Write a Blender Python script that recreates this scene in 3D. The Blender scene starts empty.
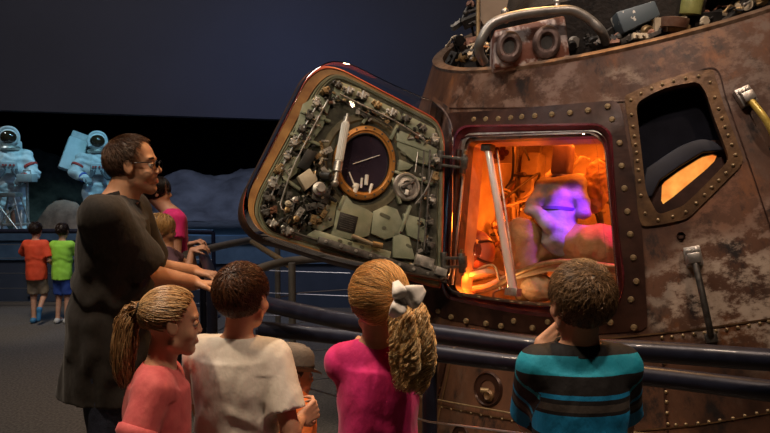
import bpy, bmesh, math, random
import numpy as np
from mathutils import Vector, Matrix
SC = bpy.context.scene
COL = SC.collection
V3 = lambda *a: np.array(a, float)

# ------------------------------------------------------------------ camera
F = 740.0
CAM = V3(0, 0, 1.6)
PITCH = math.atan(36 / F)
FW = V3(0, math.cos(PITCH), -math.sin(PITCH)); RT = V3(1, 0, 0); UP = np.cross(RT, FW)
cd = bpy.data.cameras.new('camera'); cam = bpy.data.objects.new('camera', cd); COL.objects.link(cam)
cd.sensor_width = 36; cd.lens = 36 * F / 770; cd.clip_end = 200; cd.clip_start = .05
cam.location = CAM; cam.rotation_euler = (math.pi / 2 - PITCH, 0, 0)
SC.camera = cam
# ------------------------------------------------------------------ world, exposure, room lights and added fills
w = bpy.data.worlds.new('world'); SC.world = w; w.use_nodes = True
w.node_tree.nodes['Background'].inputs[0].default_value = (.36, .34, .38, 1)
w.node_tree.nodes['Background'].inputs[1].default_value = .05
SC.view_settings.view_transform = 'Standard'; SC.view_settings.look = 'None'
SC.view_settings.gamma = 1; SC.view_settings.exposure = 0; SC.view_settings.use_curve_mapping = False

def light(kind, name, loc, target, power, color, size=.3, blend=.6, angle=60, size_y=None):
    d = bpy.data.lights.new(name, kind); d.energy = power; d.color = color
    if kind == 'AREA':
        d.size = size
        if size_y: d.shape = 'RECTANGLE'; d.size_y = size_y
    else: d.shadow_soft_size = size
    if kind == 'SPOT': d.spot_size = math.radians(angle); d.spot_blend = blend
    o = bpy.data.objects.new(name, d); COL.objects.link(o); o.location = loc
    if target is not None:
        o.rotation_euler = (Vector(target) - Vector(loc)).to_track_quat('-Z', 'Y').to_euler()
    return o
WARM = (1, .72, .44)
light('SPOT', 'track_light_capsule', (1.9, .9, 5.6), (1.5, 2.9, 1.6), 250, (1, .70, .50), .12, .9, 62)
light('SPOT', 'track_light_upper', (.2, .8, 5.2), (1.1, 3.4, 2.75), 330, (1, .76, .62), .12, .9, 44)
light('SPOT', 'track_light_visitors', (-1.5, 1.5, 5.2), (-.62, 2.45, 1.0), 470, (1, .74, .50), .15, .9, 48)
light('SPOT', 'cabin_glow_rim', (1.0, 4.6, 5.4), (-.5, 2.4, 1.2), 520, (1, .50, .16), .15, .9, 60)  # unseen spot standing in for the cabin's orange glow on the visitors
light('SPOT', 'track_light_door', (-1.2, .6, 4.3), (-.2, 3.5, 1.8), 190, (1, .84, .62), .1, .8, 36)
light('SPOT', 'track_light_hair', (.95, .9, 5.2), (.42, 1.85, 1.2), 330, (1, .76, .54), .12, .8, 36)
light('SPOT', 'stage_light_cyan', (-3.6, 9.9, 4.6), (-4.85, 11.9, 1.5), 330, (.34, .80, 1), .12, .7, 50)
light('SPOT', 'stage_light_left', (-6.6, 9.8, 4.6), (-5.7, 11.5, 1.4), 120, (.72, .88, .95), .12, .7, 42)
light('AREA', 'blue_wash', (-1.2, 7.4, 3.4), (-1.4, 10.5, .5), 16, (.22, .42, 1), 1.2)
light('SPOT', 'deck_gear_fill', (.2, 1.3, 5.4), (1.35, 4.0, 2.8), 170, (1, .84, .70), .1, .5, 24)  # unseen spot added to brighten the forward deck gear
light('SPOT', 'mound_fill', (-3.2, 9.9, 4.2), (-4.3, 10.7, .9), 170, (1, .80, .62), .1, .8, 40)  # added warm spot that brings out the brown mound
light('AREA', 'stage_floor_blue', (-3.0, 10.6, 3.4), (-3.2, 10.9, .5), 22, (.25, .55, 1), .8)
light('SPOT', 'hill_wash', (-2.5, 12.6, 5.2), (-3.9, 17.8, 1.2), 330, (.62, .72, 1), .2, .9, 60)
light('AREA', 'soffit_wash', (-2.5, 3.0, 6.5), (-2.5, 11, 5.4), 62, (.84, .84, 1), 5)
light('SPOT', 'boys_light', (-3.6, 6.2, 4.8), (-3.9, 8.1, .8), 230, (1, .86, .66), .12, .8, 36)
light('SPOT', 'far_visitor_fill', (-.6, 3.2, 4.8), (-1.5, 5.2, 1.1), 170, (1, .56, .2), .12, .8, 34)  # unseen orange spot added to lift the farther visitors
light('AREA', 'floor_fill', (-2.6, 3.6, 7.5), (-2.6, 4.8, 0), 190, (1, .86, .72), 2.5)  # unseen overhead fill added to lighten and warm the carpet

# ------------------------------------------------------------------ helpers
def P(px, py, D):
    "point seen at pixel px,py at depth D"
    return CAM + D * (FW + (px - 385) / F * RT + (216.5 - py) / F * UP)
def ray(px, py):
    d = FW + (px - 385) / F * RT + (216.5 - py) / F * UP
    return d / np.linalg.norm(d)
def nrm(v): v = np.asarray(v, float); return v / (np.linalg.norm(v) + 1e-12)
def on_plane(px, py, O, n):
    d = ray(px, py); t = ((O - CAM) @ n) / (d @ n); return CAM + d * t
def link(o, parent=None):
    COL.objects.link(o)
    if parent: o.parent = parent
    return o
def world_loc(o):
    v = Vector((0, 0, 0))
    while o: v = v + o.location; o = o.parent
    return v
def tag(o, label=None, cat=None, group=None, kind=None):
    if label: o['label'] = label
    if cat: o['category'] = cat
    if group: o['group'] = group
    if kind: o['kind'] = kind
    return o
def empty(name, loc, label=None, cat=None, group=None):
    o = bpy.data.objects.new(name, None); o.empty_display_size = .1; o.location = loc; COL.objects.link(o)
    return tag(o, label, cat, group)
def mesh_obj(name, verts, faces, mt, parent=None, loc=None, smooth=40, bevel=0, seg=2, rot=None):
    """verts in world space; the object sits at loc (its parent's place when a child)"""
    if loc is None:
        loc = np.array(world_loc(parent)) if parent else np.zeros(3)
    loc = np.asarray(loc, float)
    v = np.asarray(verts, float) - loc
    if rot is not None: v = v @ np.array(rot)          # into the rotated frame
    me = bpy.data.meshes.new(name)
    me.from_pydata(v.tolist(), [], faces if isinstance(faces, list) else faces.tolist())
    if bevel:
        bm = bmesh.new(); bm.from_mesh(me)
        bmesh.ops.bevel(bm, geom=[e for e in bm.edges if len(e.link_faces) == 2 and e.calc_face_angle(0) > .6], offset=bevel, segments=seg, affect='EDGES', profile=.5, clamp_overlap=True)
        bm.to_mesh(me); bm.free()
    if smooth:
        me.shade_smooth()
        if smooth < 180: me.set_sharp_from_angle(angle=math.radians(smooth))
    if mt: me.materials.append(mt)
    o = bpy.data.objects.new(name, me)
    link(o, parent)
    rel = Vector(loc) - (world_loc(parent) if parent else Vector((0, 0, 0)))
    o.location = rel
    if rot is not None: o.rotation_euler = Matrix(np.array(rot).tolist()).to_euler()
    return o
def perp(d):
    d = nrm(d); a = np.cross(d, V3(0, 0, 1))
    if np.linalg.norm(a) < .05: a = np.cross(d, V3(1, 0, 0))
    a = nrm(a); return a, np.cross(d, a)
class MB:
    def __init__(s): s.v = []; s.f = []
    def add(s, vs, fs):
        b = len(s.v); s.v += [tuple(map(float, q)) for q in vs]; s.f += [tuple(i + b for i in f) for f in fs]; return s
    def box(s, c, ax, h):
        c = np.asarray(c, float); ax = [np.asarray(a, float) for a in ax]
        vs = [c + ax[0] * h[0] * i + ax[1] * h[1] * j + ax[2] * h[2] * k for i in (-1, 1) for j in (-1, 1) for k in (-1, 1)]
        f = [(0, 1, 3, 2), (4, 6, 7, 5), (0, 4, 5, 1), (2, 3, 7, 6), (0, 2, 6, 4), (1, 5, 7, 3)]
        if np.dot(np.cross(ax[0], ax[1]), ax[2]) < 0: f = [q[::-1] for q in f]
        return s.add(vs, f)
    def abox(s, lo, hi):
        lo = V3(*lo); hi = V3(*hi); return s.box((lo + hi) / 2, np.eye(3), (hi - lo) / 2)
    def loft(s, rings, cap=True, closed=True):
        n = len(rings[0]); vs = [q for r in rings for q in r]; fs = []
        for i in range(len(rings) - 1):
            for j in range(n if closed else n - 1):
                k = (j + 1) % n; fs.append((i * n + j, i * n + k, (i + 1) * n + k, (i + 1) * n + j))
        if cap: fs.append(tuple(range(n))[::-1]); fs.append(tuple(range((len(rings) - 1) * n, len(rings) * n)))
        return s.add(vs, fs)
    def tube(s, a, b, r0, r1=None, n=14, cap=True):
        a = np.asarray(a, float); b = np.asarray(b, float); r1 = r0 if r1 is None else r1
        u, v = perp(b - a); t = np.linspace(0, 2 * np.pi, n, endpoint=False)
        c = np.cos(t)[:, None] * u + np.sin(t)[:, None] * v
        return s.loft([a + c * r0, b + c * r1], cap)
    def path(s, pts, r, n=12, cap=True, sq=1.0):
        pts = np.asarray(pts, float); r = np.broadcast_to(np.asarray(r, float), (len(pts),))
        T = np.gradient(pts, axis=0); T /= np.linalg.norm(T, axis=1)[:, None] + 1e-12
        u, v = perp(T[0]); t = np.linspace(0, 2 * np.pi, n, endpoint=False); rings = []
        for i in range(len(pts)):
            u = nrm(u - T[i] * (u @ T[i])); v = np.cross(T[i], u)
            rings.append(pts[i] + (np.cos(t)[:, None] * u * sq + np.sin(t)[:, None] * v) * r[i])
        return s.loft(rings, cap)
    def lathe(s, O, d, prof, n=28, cap=True, ell=1.0, up=None):
        "prof: (radius, height along d)"
        d = nrm(d)
        if up is None: u, v = perp(d)
        else: v = nrm(np.asarray(up) - d * (d @ up)); u = np.cross(v, d)
        t = np.linspace(0, 2 * np.pi, n, endpoint=False)
        c = np.cos(t)[:, None] * u + np.sin(t)[:, None] * v * ell
        return s.loft([np.asarray(O) + c * r + d * h for r, h in prof], cap)
    def prism(s, pts, vec):
        pts = [np.asarray(q, float) for q in pts]; return s.loft([pts, [q + vec for q in pts]])
    def ball(s, c, r, n=14, ax=None):
        r = np.broadcast_to(np.asarray(r, float), (3,)); ax = np.eye(3) if ax is None else np.array(ax)
        rings = []
        for i in range(1, n // 2 + 1):
            a = math.pi * (i / (n // 2 + 1)); t = np.linspace(0, 2 * np.pi, n, endpoint=False)
            q = np.stack([np.sin(a) * np.cos(t) * r[0], np.sin(a) * np.sin(t) * r[1], -np.cos(a) * r[2] + 0 * t], 1)
            rings.append(np.asarray(c) + q @ ax)
        return s.loft(rings)
    def build(s, name, mt, parent=None, **k): return mesh_obj(name, s.v, s.f, mt, parent, **k)
def catmull(pts, n=8, closed=False):
    pts = np.asarray(pts, float); m = len(pts); out = []
    rng = range(m if closed else m - 1)
    for i in rng:
        g = (lambda k: pts[k % m]) if closed else (lambda k: pts[min(max(k, 0), m - 1)])
        p0, p1, p2, p3 = g(i - 1), g(i), g(i + 1), g(i + 2)
        for t in np.linspace(0, 1, n, endpoint=False):
            out.append(.5 * ((2 * p1) + (-p0 + p2) * t + (2 * p0 - 5 * p1 + 4 * p2 - p3) * t * t + (-p0 + 3 * p1 - 3 * p2 + p3) * t ** 3))
    if not closed: out.append(pts[-1])
    return np.array(out)
def round_poly(pts, r, n=6):
    "rounds the corners of a closed 2D polygon by r and samples the sides"
    pts = [np.asarray(p, float) for p in pts]; m = len(pts); out = []
    rs = r if hasattr(r, '__len__') else [r] * m
    for i in range(m):
        a, b, c = pts[i - 1], pts[i], pts[(i + 1) % m]
        da, dc = nrm(a - b), nrm(c - b)
        rr = min(rs[i], .48 * np.linalg.norm(a - b), .48 * np.linalg.norm(c - b))
        for t in np.linspace(0, 1, n):
            out.append((1 - t) ** 2 * (b + da * rr) + 2 * t * (1 - t) * b + t * t * (b + dc * rr))
    res = []
    for i in range(len(out)):
        a, b = out[i], out[(i + 1) % len(out)]; L = np.linalg.norm(b - a); k = max(1, int(L / 9))
        if L < 1e-6: continue
        for t in range(k): res.append(a + (b - a) * t / k)
    return np.array(res)

# ------------------------------------------------------------------ materials
def lin(c): return tuple((x / 12.92 if x <= .04045 else ((x + .055) / 1.055) ** 2.4) for x in c)
def mat(name, c1, c2=None, rough=.6, metal=0, scale=8, bump=0, bscale=None, stretch=(1, 1, 1), detail=6, spec=.5, contrast=(.35, .65), sheen=0, sss=0, emit=None, coat=0, rough2=None, bdist=.01):
    m = bpy.data.materials.new(name); m.use_nodes = True; nt = m.node_tree; N = nt.nodes; L = nt.links
    b = N['Principled BSDF']; c1 = tuple(c1) + (1,)
    b.inputs['Roughness'].default_value = rough; b.inputs['Metallic'].default_value = metal
    b.inputs['Specular IOR Level'].default_value = spec; b.inputs['Sheen Weight'].default_value = sheen
    b.inputs['Base Color'].default_value = c1; b.inputs['Coat Weight'].default_value = coat
    if sss: b.inputs['Subsurface Weight'].default_value = sss; b.inputs['Subsurface Radius'].default_value = (.01, .004, .002); b.inputs['Subsurface Scale'].default_value = 1
    if emit: b.inputs['Emission Color'].default_value = tuple(emit[0]) + (1,); b.inputs['Emission Strength'].default_value = emit[1]
    tc = N.new('ShaderNodeTexCoord'); mp = N.new('ShaderNodeMapping'); mp.inputs['Scale'].default_value = stretch
    L.new(tc.outputs['Object'], mp.inputs[0])
    nz = N.new('ShaderNodeTexNoise'); nz.inputs['Scale'].default_value = scale; nz.inputs['Detail'].default_value = detail; nz.inputs['Roughness'].default_value = .6
    L.new(mp.outputs[0], nz.inputs['Vector'])
    if c2 is not None:
        r = N.new('ShaderNodeValToRGB'); r.color_ramp.elements[0].position, r.color_ramp.elements[1].position = contrast
        r.color_ramp.elements[0].color = c1; r.color_ramp.elements[1].color = tuple(c2) + (1,)
        L.new(nz.outputs['Fac'], r.inputs[0]); L.new(r.outputs[0], b.inputs['Base Color'])
    if rough2 is not None:
        q = N.new('ShaderNodeMapRange'); q.inputs['To Min'].default_value = rough; q.inputs['To Max'].default_value = rough2
        L.new(nz.outputs['Fac'], q.inputs[0]); L.new(q.outputs[0], b.inputs['Roughness'])
    if bump:
        n2 = N.new('ShaderNodeTexNoise'); n2.inputs['Scale'].default_value = bscale or scale * 3; n2.inputs['Detail'].default_value = 5
        L.new(mp.outputs[0], n2.inputs['Vector'])
        bp = N.new('ShaderNodeBump'); bp.inputs['Strength'].default_value = bump; bp.inputs['Distance'].default_value = bdist
        L.new(n2.outputs['Fac'], bp.inputs['Height']); L.new(bp.outputs[0], b.inputs['Normal'])
    return m
def attr_mat(name, attr='Col', rough=.6, bump=0, bscale=60, sheen=0, spec=.4, vary=.15, stretch=(1, 1, 1), sss=0, bdist=.01):
    "colour comes from the mesh's own dye attribute"
    m = mat(name, (.5, .5, .5), rough=rough, bump=bump, bscale=bscale, sheen=sheen, spec=spec, stretch=stretch, sss=sss, bdist=bdist)
    N = m.node_tree.nodes; L = m.node_tree.links
    a = N.new('ShaderNodeAttribute'); a.attribute_name = attr
    nz = [n for n in N if n.type == 'TEX_NOISE'][0]; nz.inputs['Scale'].default_value = 30
    hs = N.new('ShaderNodeHueSaturation'); mr = N.new('ShaderNodeMapRange')
    mr.inputs['To Min'].default_value = 1 - vary; mr.inputs['To Max'].default_value = 1 + vary
    L.new(nz.outputs['Fac'], mr.inputs[0]); L.new(mr.outputs[0], hs.inputs['Value'])
    L.new(a.outputs['Color'], hs.inputs['Color']); L.new(hs.outputs[0], N['Principled BSDF'].inputs['Base Color'])
    return m
def clear_mat(name, tint=(1, 1, 1), rough=.02, ior=1.45, refl=1.0):
    m = bpy.data.materials.new(name); m.use_nodes = True; nt = m.node_tree; N = nt.nodes; L = nt.links
    for n in list(N): N.remove(n)
    out = N.new('ShaderNodeOutputMaterial'); mx = N.new('ShaderNodeMixShader'); tr = N.new('ShaderNodeBsdfTransparent'); gl = N.new('ShaderNodeBsdfGlossy')
    fr = N.new('ShaderNodeFresnel'); fr.inputs[0].default_value = ior
    tr.inputs[0].default_value = tuple(tint) + (1,); gl.inputs['Roughness'].default_value = rough
    gl.inputs['Color'].default_value = (refl, refl, refl, 1)
    L.new(fr.outputs[0], mx.inputs[0]); L.new(tr.outputs[0], mx.inputs[1]); L.new(gl.outputs[0], mx.inputs[2]); L.new(mx.outputs[0], out.inputs[0])
    return m
def set_col(o, cols, name='Col'):
    a = o.data.color_attributes.new(name, 'FLOAT_COLOR', 'POINT')
    c = np.ones((len(o.data.vertices), 4), np.float32); c[:, :3] = cols; a.data.foreach_set('color', c.ravel())

M = {}
M['carpet'] = mat('carpet', (.065, .057, .05), (.16, .142, .125), .95, scale=55, bump=.8, bscale=160)
M['black'] = mat('black_void', (.002, .002, .003), rough=1, spec=0)
M['navy'] = mat('navy_wall', (.050, .052, .068), (.054, .056, .074), .9, scale=1.2, spec=.1)
M['stagewall'] = mat('stage_wall_paint', (.03, .045, .075), (.04, .055, .09), .75, scale=4)
M['stagetop'] = mat('stage_sand', (.12, .13, .15), (.2, .21, .24), .95, scale=6, bump=.6, bscale=20)
M['hill'] = mat('grey_hill', (.12, .12, .14), (.3, .3, .34), .95, scale=1.2, bump=1, bscale=5)
M['mound'] = mat('brown_mound', (.05, .042, .035), (.14, .115, .09), .95, scale=4, bump=1, bscale=14)
M['rail'] = mat('dark_rail_paint', (.012, .013, .026), (.018, .021, .040), .36, .2, scale=20, bump=.05, coat=.08, spec=.3)
M['railgrey'] = mat('grey_rail_paint', (.16, .15, .14), (.2, .19, .17), .4, .5, scale=14)
M['cable'] = mat('steel_cable', (.45, .45, .48), rough=.3, metal=1)
M['steel'] = mat('brushed_steel', (.34, .32, .29), (.62, .59, .54), .28, .8, scale=30, rough2=.5)
M['darksteel'] = mat('dark_steel', (.07, .065, .06), (.16, .15, .135), .4, .8, scale=40, rough2=.6)
M['brass'] = mat('dull_gold_metal', (.26, .17, .08), (.42, .30, .15), .42, .7, scale=50)
M['olive'] = mat('green_grey_plate', (.20, .225, .15), (.30, .32, .225), .45, .15, scale=14, bump=.1)
M['olived'] = mat('green_grey_pocket_shade', (.06, .065, .045), (.13, .135, .09), .5, .2, scale=14)
M['gasket'] = mat('red_gasket', (.30, .07, .02), (.42, .17, .05), .45, .1, scale=9, bump=.2)
M['rim2'] = mat('dark_door_edge', (.03, .018, .012), (.07, .035, .022), .5, .2, scale=12)
M['goldring'] = mat('amber_ring', (.46, .19, .04), (.62, .30, .08), .32, .45, scale=14)
M['blackbox'] = mat('black_anodised', (.012, .012, .012), (.03, .028, .026), .45, .3, scale=30)
M['cream'] = mat('cream_paint', (.45, .38, .27), (.6, .52, .38), .5, .1, scale=18)
M['white'] = mat('white_coating', (.7, .68, .62), (.82, .8, .75), .5, scale=12)
M['acrylic'] = clear_mat('clear_acrylic', (.98, .985, .98), .03, 1.25)
M['glassdark'] = clear_mat('smoked_glass', (.35, .33, .4), .03, 1.6)
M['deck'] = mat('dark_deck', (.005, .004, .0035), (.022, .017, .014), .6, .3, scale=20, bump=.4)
# ------------------------------------------------------------------ distance-field bodies
def smin(a, b, k):
    h = np.clip(.5 + .5 * (b - a) / k, 0, 1); return b + (a - b) * h - k * h * (1 - h)
def cap_(p, a, b, ra, rb=None):
    rb = ra if rb is None else rb
    a = np.asarray(a, float); ab = np.asarray(b, float) - a; L = ab @ ab
    t = np.clip(((p - a) @ ab) / (L + 1e-12), 0, 1)
    return np.linalg.norm(p - a - t[:, None] * ab, axis=1) - (ra + (rb - ra) * t)
def ell_(p, c, r, R=None):
    q = p - np.asarray(c, float)
    if R is not None: q = q @ np.asarray(R)
    r = np.asarray(r, float); k0 = np.linalg.norm(q / r, axis=1); k1 = np.linalg.norm(q / (r * r), axis=1)
    return np.where(k0 < 1e-6, -r.min(), k0 * (k0 - 1) / (k1 + 1e-9))
def sdf_mesh(fn, lo, hi, h, B=8, margin=.035):
    lo = np.asarray(lo, float); hi = np.asarray(hi, float)
    nb = np.ceil((hi - lo) / h / B).astype(int) + 1; n = nb * B
    I = np.stack(np.meshgrid(*[np.arange(k) for k in nb], indexing='ij'), -1).reshape(-1, 3)
    cen = lo + (I * B + B / 2) * h
    dc = fn(cen); V = np.where(dc < 0, -1., 1.).astype(np.float32)
    V = V.reshape(nb).repeat(B, 0).repeat(B, 1).repeat(B, 2)
    near = np.where(np.abs(dc) < B * h * .87 + margin)[0]
    o = np.stack(np.meshgrid(*[np.arange(B)] * 3, indexing='ij'), -1).reshape(-1, 3)
    for c0 in range(0, len(near), 400):
        idx = (I[near[c0:c0 + 400]] * B)[:, None] + o[None]; idx = idx.reshape(-1, 3)
        V[idx[:, 0], idx[:, 1], idx[:, 2]] = fn(lo + idx * h)
    V[0] = V[-1] = 1; V[:, 0] = V[:, -1] = 1; V[:, :, 0] = V[:, :, -1] = 1
    S = V < 0
    s = S.astype(np.uint8); n = np.array(S.shape)
    c = sum(s[i:n[0] - 1 + i, j:n[1] - 1 + j, k:n[2] - 1 + k] for i in (0, 1) for j in (0, 1) for k in (0, 1))
    act = np.stack(np.where((c > 0) & (c < 8)), 1); ids = -np.ones(n - 1, int); ids[tuple(act.T)] = np.arange(len(act))
    ps = np.zeros((len(act), 3)); cn = np.zeros(len(act))
    cs = [(i, j, k) for i in (0, 1) for j in (0, 1) for k in (0, 1)]
    for a in cs:
        for ax in range(3):
            if a[ax]: continue
            b = list(a); b[ax] = 1
            va = V[tuple((act + a).T)].astype(float); vb = V[tuple((act + b).T)].astype(float)
            x = (va < 0) != (vb < 0); t = np.where(x, va / (va - vb + 1e-12), 0)
            q = act + np.array(a) + t[:, None] * np.eye(3)[ax]
            ps += q * x[:, None]; cn += x
    vs = lo + ps / cn[:, None] * h; fs = []
    for ax in range(3):
        sl0 = [slice(None)] * 3; sl1 = [slice(None)] * 3; sl0[ax] = slice(0, -1); sl1[ax] = slice(1, None)
        d = S[tuple(sl0)] != S[tuple(sl1)]; e = np.stack(np.where(d), 1)
        o1, o2 = [k for k in range(3) if k != ax]
        if ax == 1: o1, o2 = o2, o1
        e = e[(e[:, o1] > 0) & (e[:, o2] > 0)]
        def g(a, b):
            q = e.copy(); q[:, o1] -= a; q[:, o2] -= b; q = np.minimum(q, np.array(ids.shape) - 1); return ids[tuple(q.T)]
        qd = np.stack([g(1, 1), g(0, 1), g(0, 0), g(1, 0)], 1); ins = S[tuple(e.T)]
        qd[~ins] = qd[~ins][:, ::-1]; fs.append(qd)
    fs = np.vstack(fs); fs = fs[(fs >= 0).all(1)]
    return vs, fs
def sdf_obj(name, fn, lo, hi, h, mt, parent, smooth=180, margin=.035):
    v, f = sdf_mesh(fn, lo, hi, h, margin=margin)
    # keep the largest piece only
    return mesh_obj(name, v, f, mt, parent, smooth=smooth), v
def wob(p, f, seed, o=3):
    r = np.random.default_rng(seed); a = 0
    for k in range(o):
        K = r.normal(size=(3, 3)) * f * 1.6 ** k
        q = p @ K; a = a + np.sin(q[:, 0] + 1.6 * np.sin(q[:, 1]) + r.uniform(0, 6)) * np.cos(q[:, 2]) / 1.6 ** k
    return a
def strands_mesh(name, lines, r, mt, parent, cols, taper=.4):
    "lines: (n, m, 3) array of strand points"
    lines = np.asarray(lines, float); n, m, _ = lines.shape
    T = np.gradient(lines, axis=1); T /= np.linalg.norm(T, axis=2, keepdims=True) + 1e-9
    ref = np.array([.3, .2, .93]); u = np.cross(T, ref); u /= np.linalg.norm(u, axis=2, keepdims=True) + 1e-9; v = np.cross(T, u)
    rr = (np.asarray(r) * np.ones(n))[:, None] * (1 - (1 - taper) * (np.linspace(0, 1, m)[None] ** 2)); vs = []
    for k in range(3):
        a = k * 2 * math.pi / 3; vs.append(lines + rr[..., None] * (math.cos(a) * u + math.sin(a) * v))
    vs = np.stack(vs, 2).reshape(-1, 3)
    base = (np.arange(n)[:, None] * m + np.arange(m - 1)[None]).reshape(-1) * 3; f = []
    for k in range(3):
        l = (k + 1) % 3; f.append(np.stack([base + k, base + l, base + 3 + l, base + 3 + k], 1))
    o = mesh_obj(name, vs, np.vstack(f), mt, parent, smooth=180)
    set_col(o, np.repeat(np.asarray(cols), m * 3, axis=0)); return o
# ------------------------------------------------------------------ the room
def struct(name, mb, mt, **k): return tag(mb.build(name, mt, **k), kind='structure')
struct('floor', MB().abox((-12, -3, -.1), (12, 24, 0)), M['carpet'])
struct('wall_back', MB().abox((-14, 21, 0), (12, 21.2, 9)), M['black'])
struct('wall_left', MB().abox((-12.2, -3, 0), (-12, 21, 9)), M['black'])
struct('wall_right', MB().abox((12, -3, 0), (12.2, 21, 9)), M['black'])
struct('ceiling', MB().abox((-12, -3, 9), (12, 21, 9.1)), M['black'])
struct('wall_front', MB().abox((-12, -3.2, 0), (12, -3, 9)), M['black'])
# hanging bulkhead whose lower edge dips a little to the right
m = MB(); m.prism([P(-900, 80, 9.5), P(330, 121, 9.2), P(1300, 142, 8.9), P(1300, -600, 8.9), P(-900, -600, 9.5)], V3(0, .25, 0))
struct('wall_bulkhead', m, M['navy'], smooth=0)
q = P(85, 87, 9.33); nq = V3(0, -1, 0)
sp = empty('wall_speaker', q, 'small round dark speaker set flush in the navy bulkhead', 'speaker')
MB().lathe(q, nq, [(.12, -.14), (.12, .03), (.10, .04), (.095, .01), (.0001, .01)]).build('housing', M['blackbox'], sp)
for s in (-1, 1):
    MB().lathe(q + V3(s * .045, -.01, 0), nq, [(.03, -.02), (.03, .02), (.02, .01), (.0001, .01)], n=16).build('driver', M['darksteel'], sp)

# stage with the moon diorama
SX0, SX1 = -9.5, 3.2
m = MB(); m.prism([V3(SX0, 9.7, 0), V3(-3.3, 9.7, 0), V3(-2.3, 9.25, 0), V3(SX1, 9.25, 0), V3(SX1, 20.5, 0), V3(SX0, 20.5, 0)], V3(0, 0, .58))
struct('floor_stage', m, M['stagewall'], smooth=0)
m = MB(); m.prism([V3(SX0, 9.62, .82), V3(-3.32, 9.62, .82), V3(-2.32, 9.17, .82), V3(SX1, 9.17, .82), V3(SX1, 9.4, .82), V3(-2.27, 9.4, .82), V3(-3.25, 9.85, .82), V3(SX0, 9.85, .82)], V3(0, 0, .09))
m.prism([V3(SX0, 9.66, .56), V3(-3.31, 9.66, .56), V3(-2.31, 9.21, .56), V3(SX1, 9.21, .56), V3(SX1, 9.32, .56), V3(-2.28, 9.32, .56), V3(-3.27, 9.78, .56), V3(SX0, 9.78, .56)], V3(0, 0, .27))
struct('trim_1', m, mat('stage_edge_blue', (.05, .10, .17), (.08, .15, .24), .5, scale=5), smooth=0)
for i in range(9):
    x = -9.2 + i * .75
    m = MB().abox((x, 9.655, .08), (x + .03, 9.70, .8)); struct('trim_%d' % (i + 2), m, M['stagewall'], smooth=0)
def terrain(name, x0, x1, y0, y1, fn, mt, nx=110, ny=60, base=.56):
    xs = np.linspace(x0, x1, nx); ys = np.linspace(y0, y1, ny); X, Y = np.meshgrid(xs, ys, indexing='ij')
    Z = np.maximum(fn(X, Y), 0) + base; v = np.stack([X, Y, Z], -1).reshape(-1, 3)
    f = [(i * ny + j, (i + 1) * ny + j, (i + 1) * ny + j + 1, i * ny + j + 1) for i in range(nx - 1) for j in range(ny - 1)]
    return mesh_obj(name, v, f, mt, smooth=180)
def fbm(x, y, s=0, o=5):
    r = np.random.default_rng(int(s) + 5); a = 0
    for k in range(o):
        fx = 1.7 ** k; ph = r.uniform(0, 6.3, 4); th = r.uniform(0, 3.1)
        u = x * np.cos(th) + y * np.sin(th); v = -x * np.sin(th) + y * np.cos(th)
        a = a + np.sin(u * fx + ph[0] + 1.3 * np.sin(v * fx * .8 + ph[1])) * np.cos(v * fx * .9 + ph[2]) / 1.75 ** k
    return a
def bumpf(x, y, cx, cy, rx, ry, h): return h * np.exp(-(((x - cx) / rx) ** 2 + ((y - cy) / ry) ** 2))
tag(terrain('sand_ground', SX0, SX1, 9.9, 20.4, lambda x, y: .02 + .03 * fbm(x * 1.5, y * 1.5, 3) + np.clip((y - 11) * .02, 0, .3), M['stagetop']), kind='structure')
def far(x, y):
    h = bumpf(x, y, -4.8, 18, 1.1, 1.2, 1.1) + bumpf(x, y, -3.2, 18.4, 1.0, 1.3, .85) + bumpf(x, y, -6.6, 18, 1.3, 1.2, .5) + bumpf(x, y, -1.2, 18.3, 2.0, 1.2, .9)
    return h + .09 * fbm(x * 2.6, y * 2.6, 1) * np.clip(h * 3, 0, 1) - .03
tag(terrain('lunar_ridge', -8.3, 3, 16.3, 20.2, far, M['hill'], 150, 60), 'pale blue-grey lunar ridge along the back of the stage beneath the black sky', 'hill')
def mid(x, y):
    h = bumpf(x, y, -6.9, 14.8, 1.1, .8, 1.75); return h + .1 * fbm(x * 2, y * 2, 7) * (h > .06) - .04
tag(terrain('lunar_hill', -9.4, -5.4, 13.2, 16.2, mid, M['mound'], 70, 50), 'dark smooth hill rising between the two space-suited figures', 'hill')
def nearm(x, y):
    h = bumpf(x, y, -4.62, 10.7, .52, .3, .84); return h + .06 * fbm(x * 4, y * 4, 9) * (h > .05) - .03
tag(terrain('rocky_mound', -5.12, -2.9, 10.1, 11.3, nearm, M['mound'], 80, 40), 'low brown rocky mound in front of the backpacked spacesuit figure', 'mound')

# ------------------------------------------------------------------ guard rails
def rail(name, label, pts, r, mt, posts=(), cables=(), group=None, low=None, zf=0):
    pts = catmull(np.array(pts), 6); base = V3(pts[0][0], pts[0][1], 0)
    e = empty(name, base, label, 'railing', group)
    MB().path(pts, r, 16).build('top_rail', mt, e)
    if low is not None: MB().path(catmull(np.array(low), 6), r, 16).build('lower_rail', mt, e)
    for (x, y, z) in posts:
        mm = MB(); mm.tube((x, y, zf), (x, y, z), r * .85); mm.lathe((x, y, zf), (0, 0, 1), [(r * 2.6, 0), (r * 2.6, .012), (r, .02)])
        mm.build('post', mt, e)
    for c in cables:
        MB().path(np.array(c), .004, 6).build('cable', M['cable'], e)
    return e
ZR = 1.07
def rz(px, py, z):       # pixel on a horizontal plane of height z
    d = ray(px, py); return CAM + d * ((z - CAM[2]) / d[2])
up_px = [(232, 297), (265, 304), (350, 322), (430, 333), (550, 348), (640, 351), (770, 360), (860, 366), (1100, 386), (1300, 404)]
lo_px = [(262, 329), (350, 338), (430, 352), (530, 364), (640, 375), (770, 391), (850, 401), (1100, 424), (1300, 446)]
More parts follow.
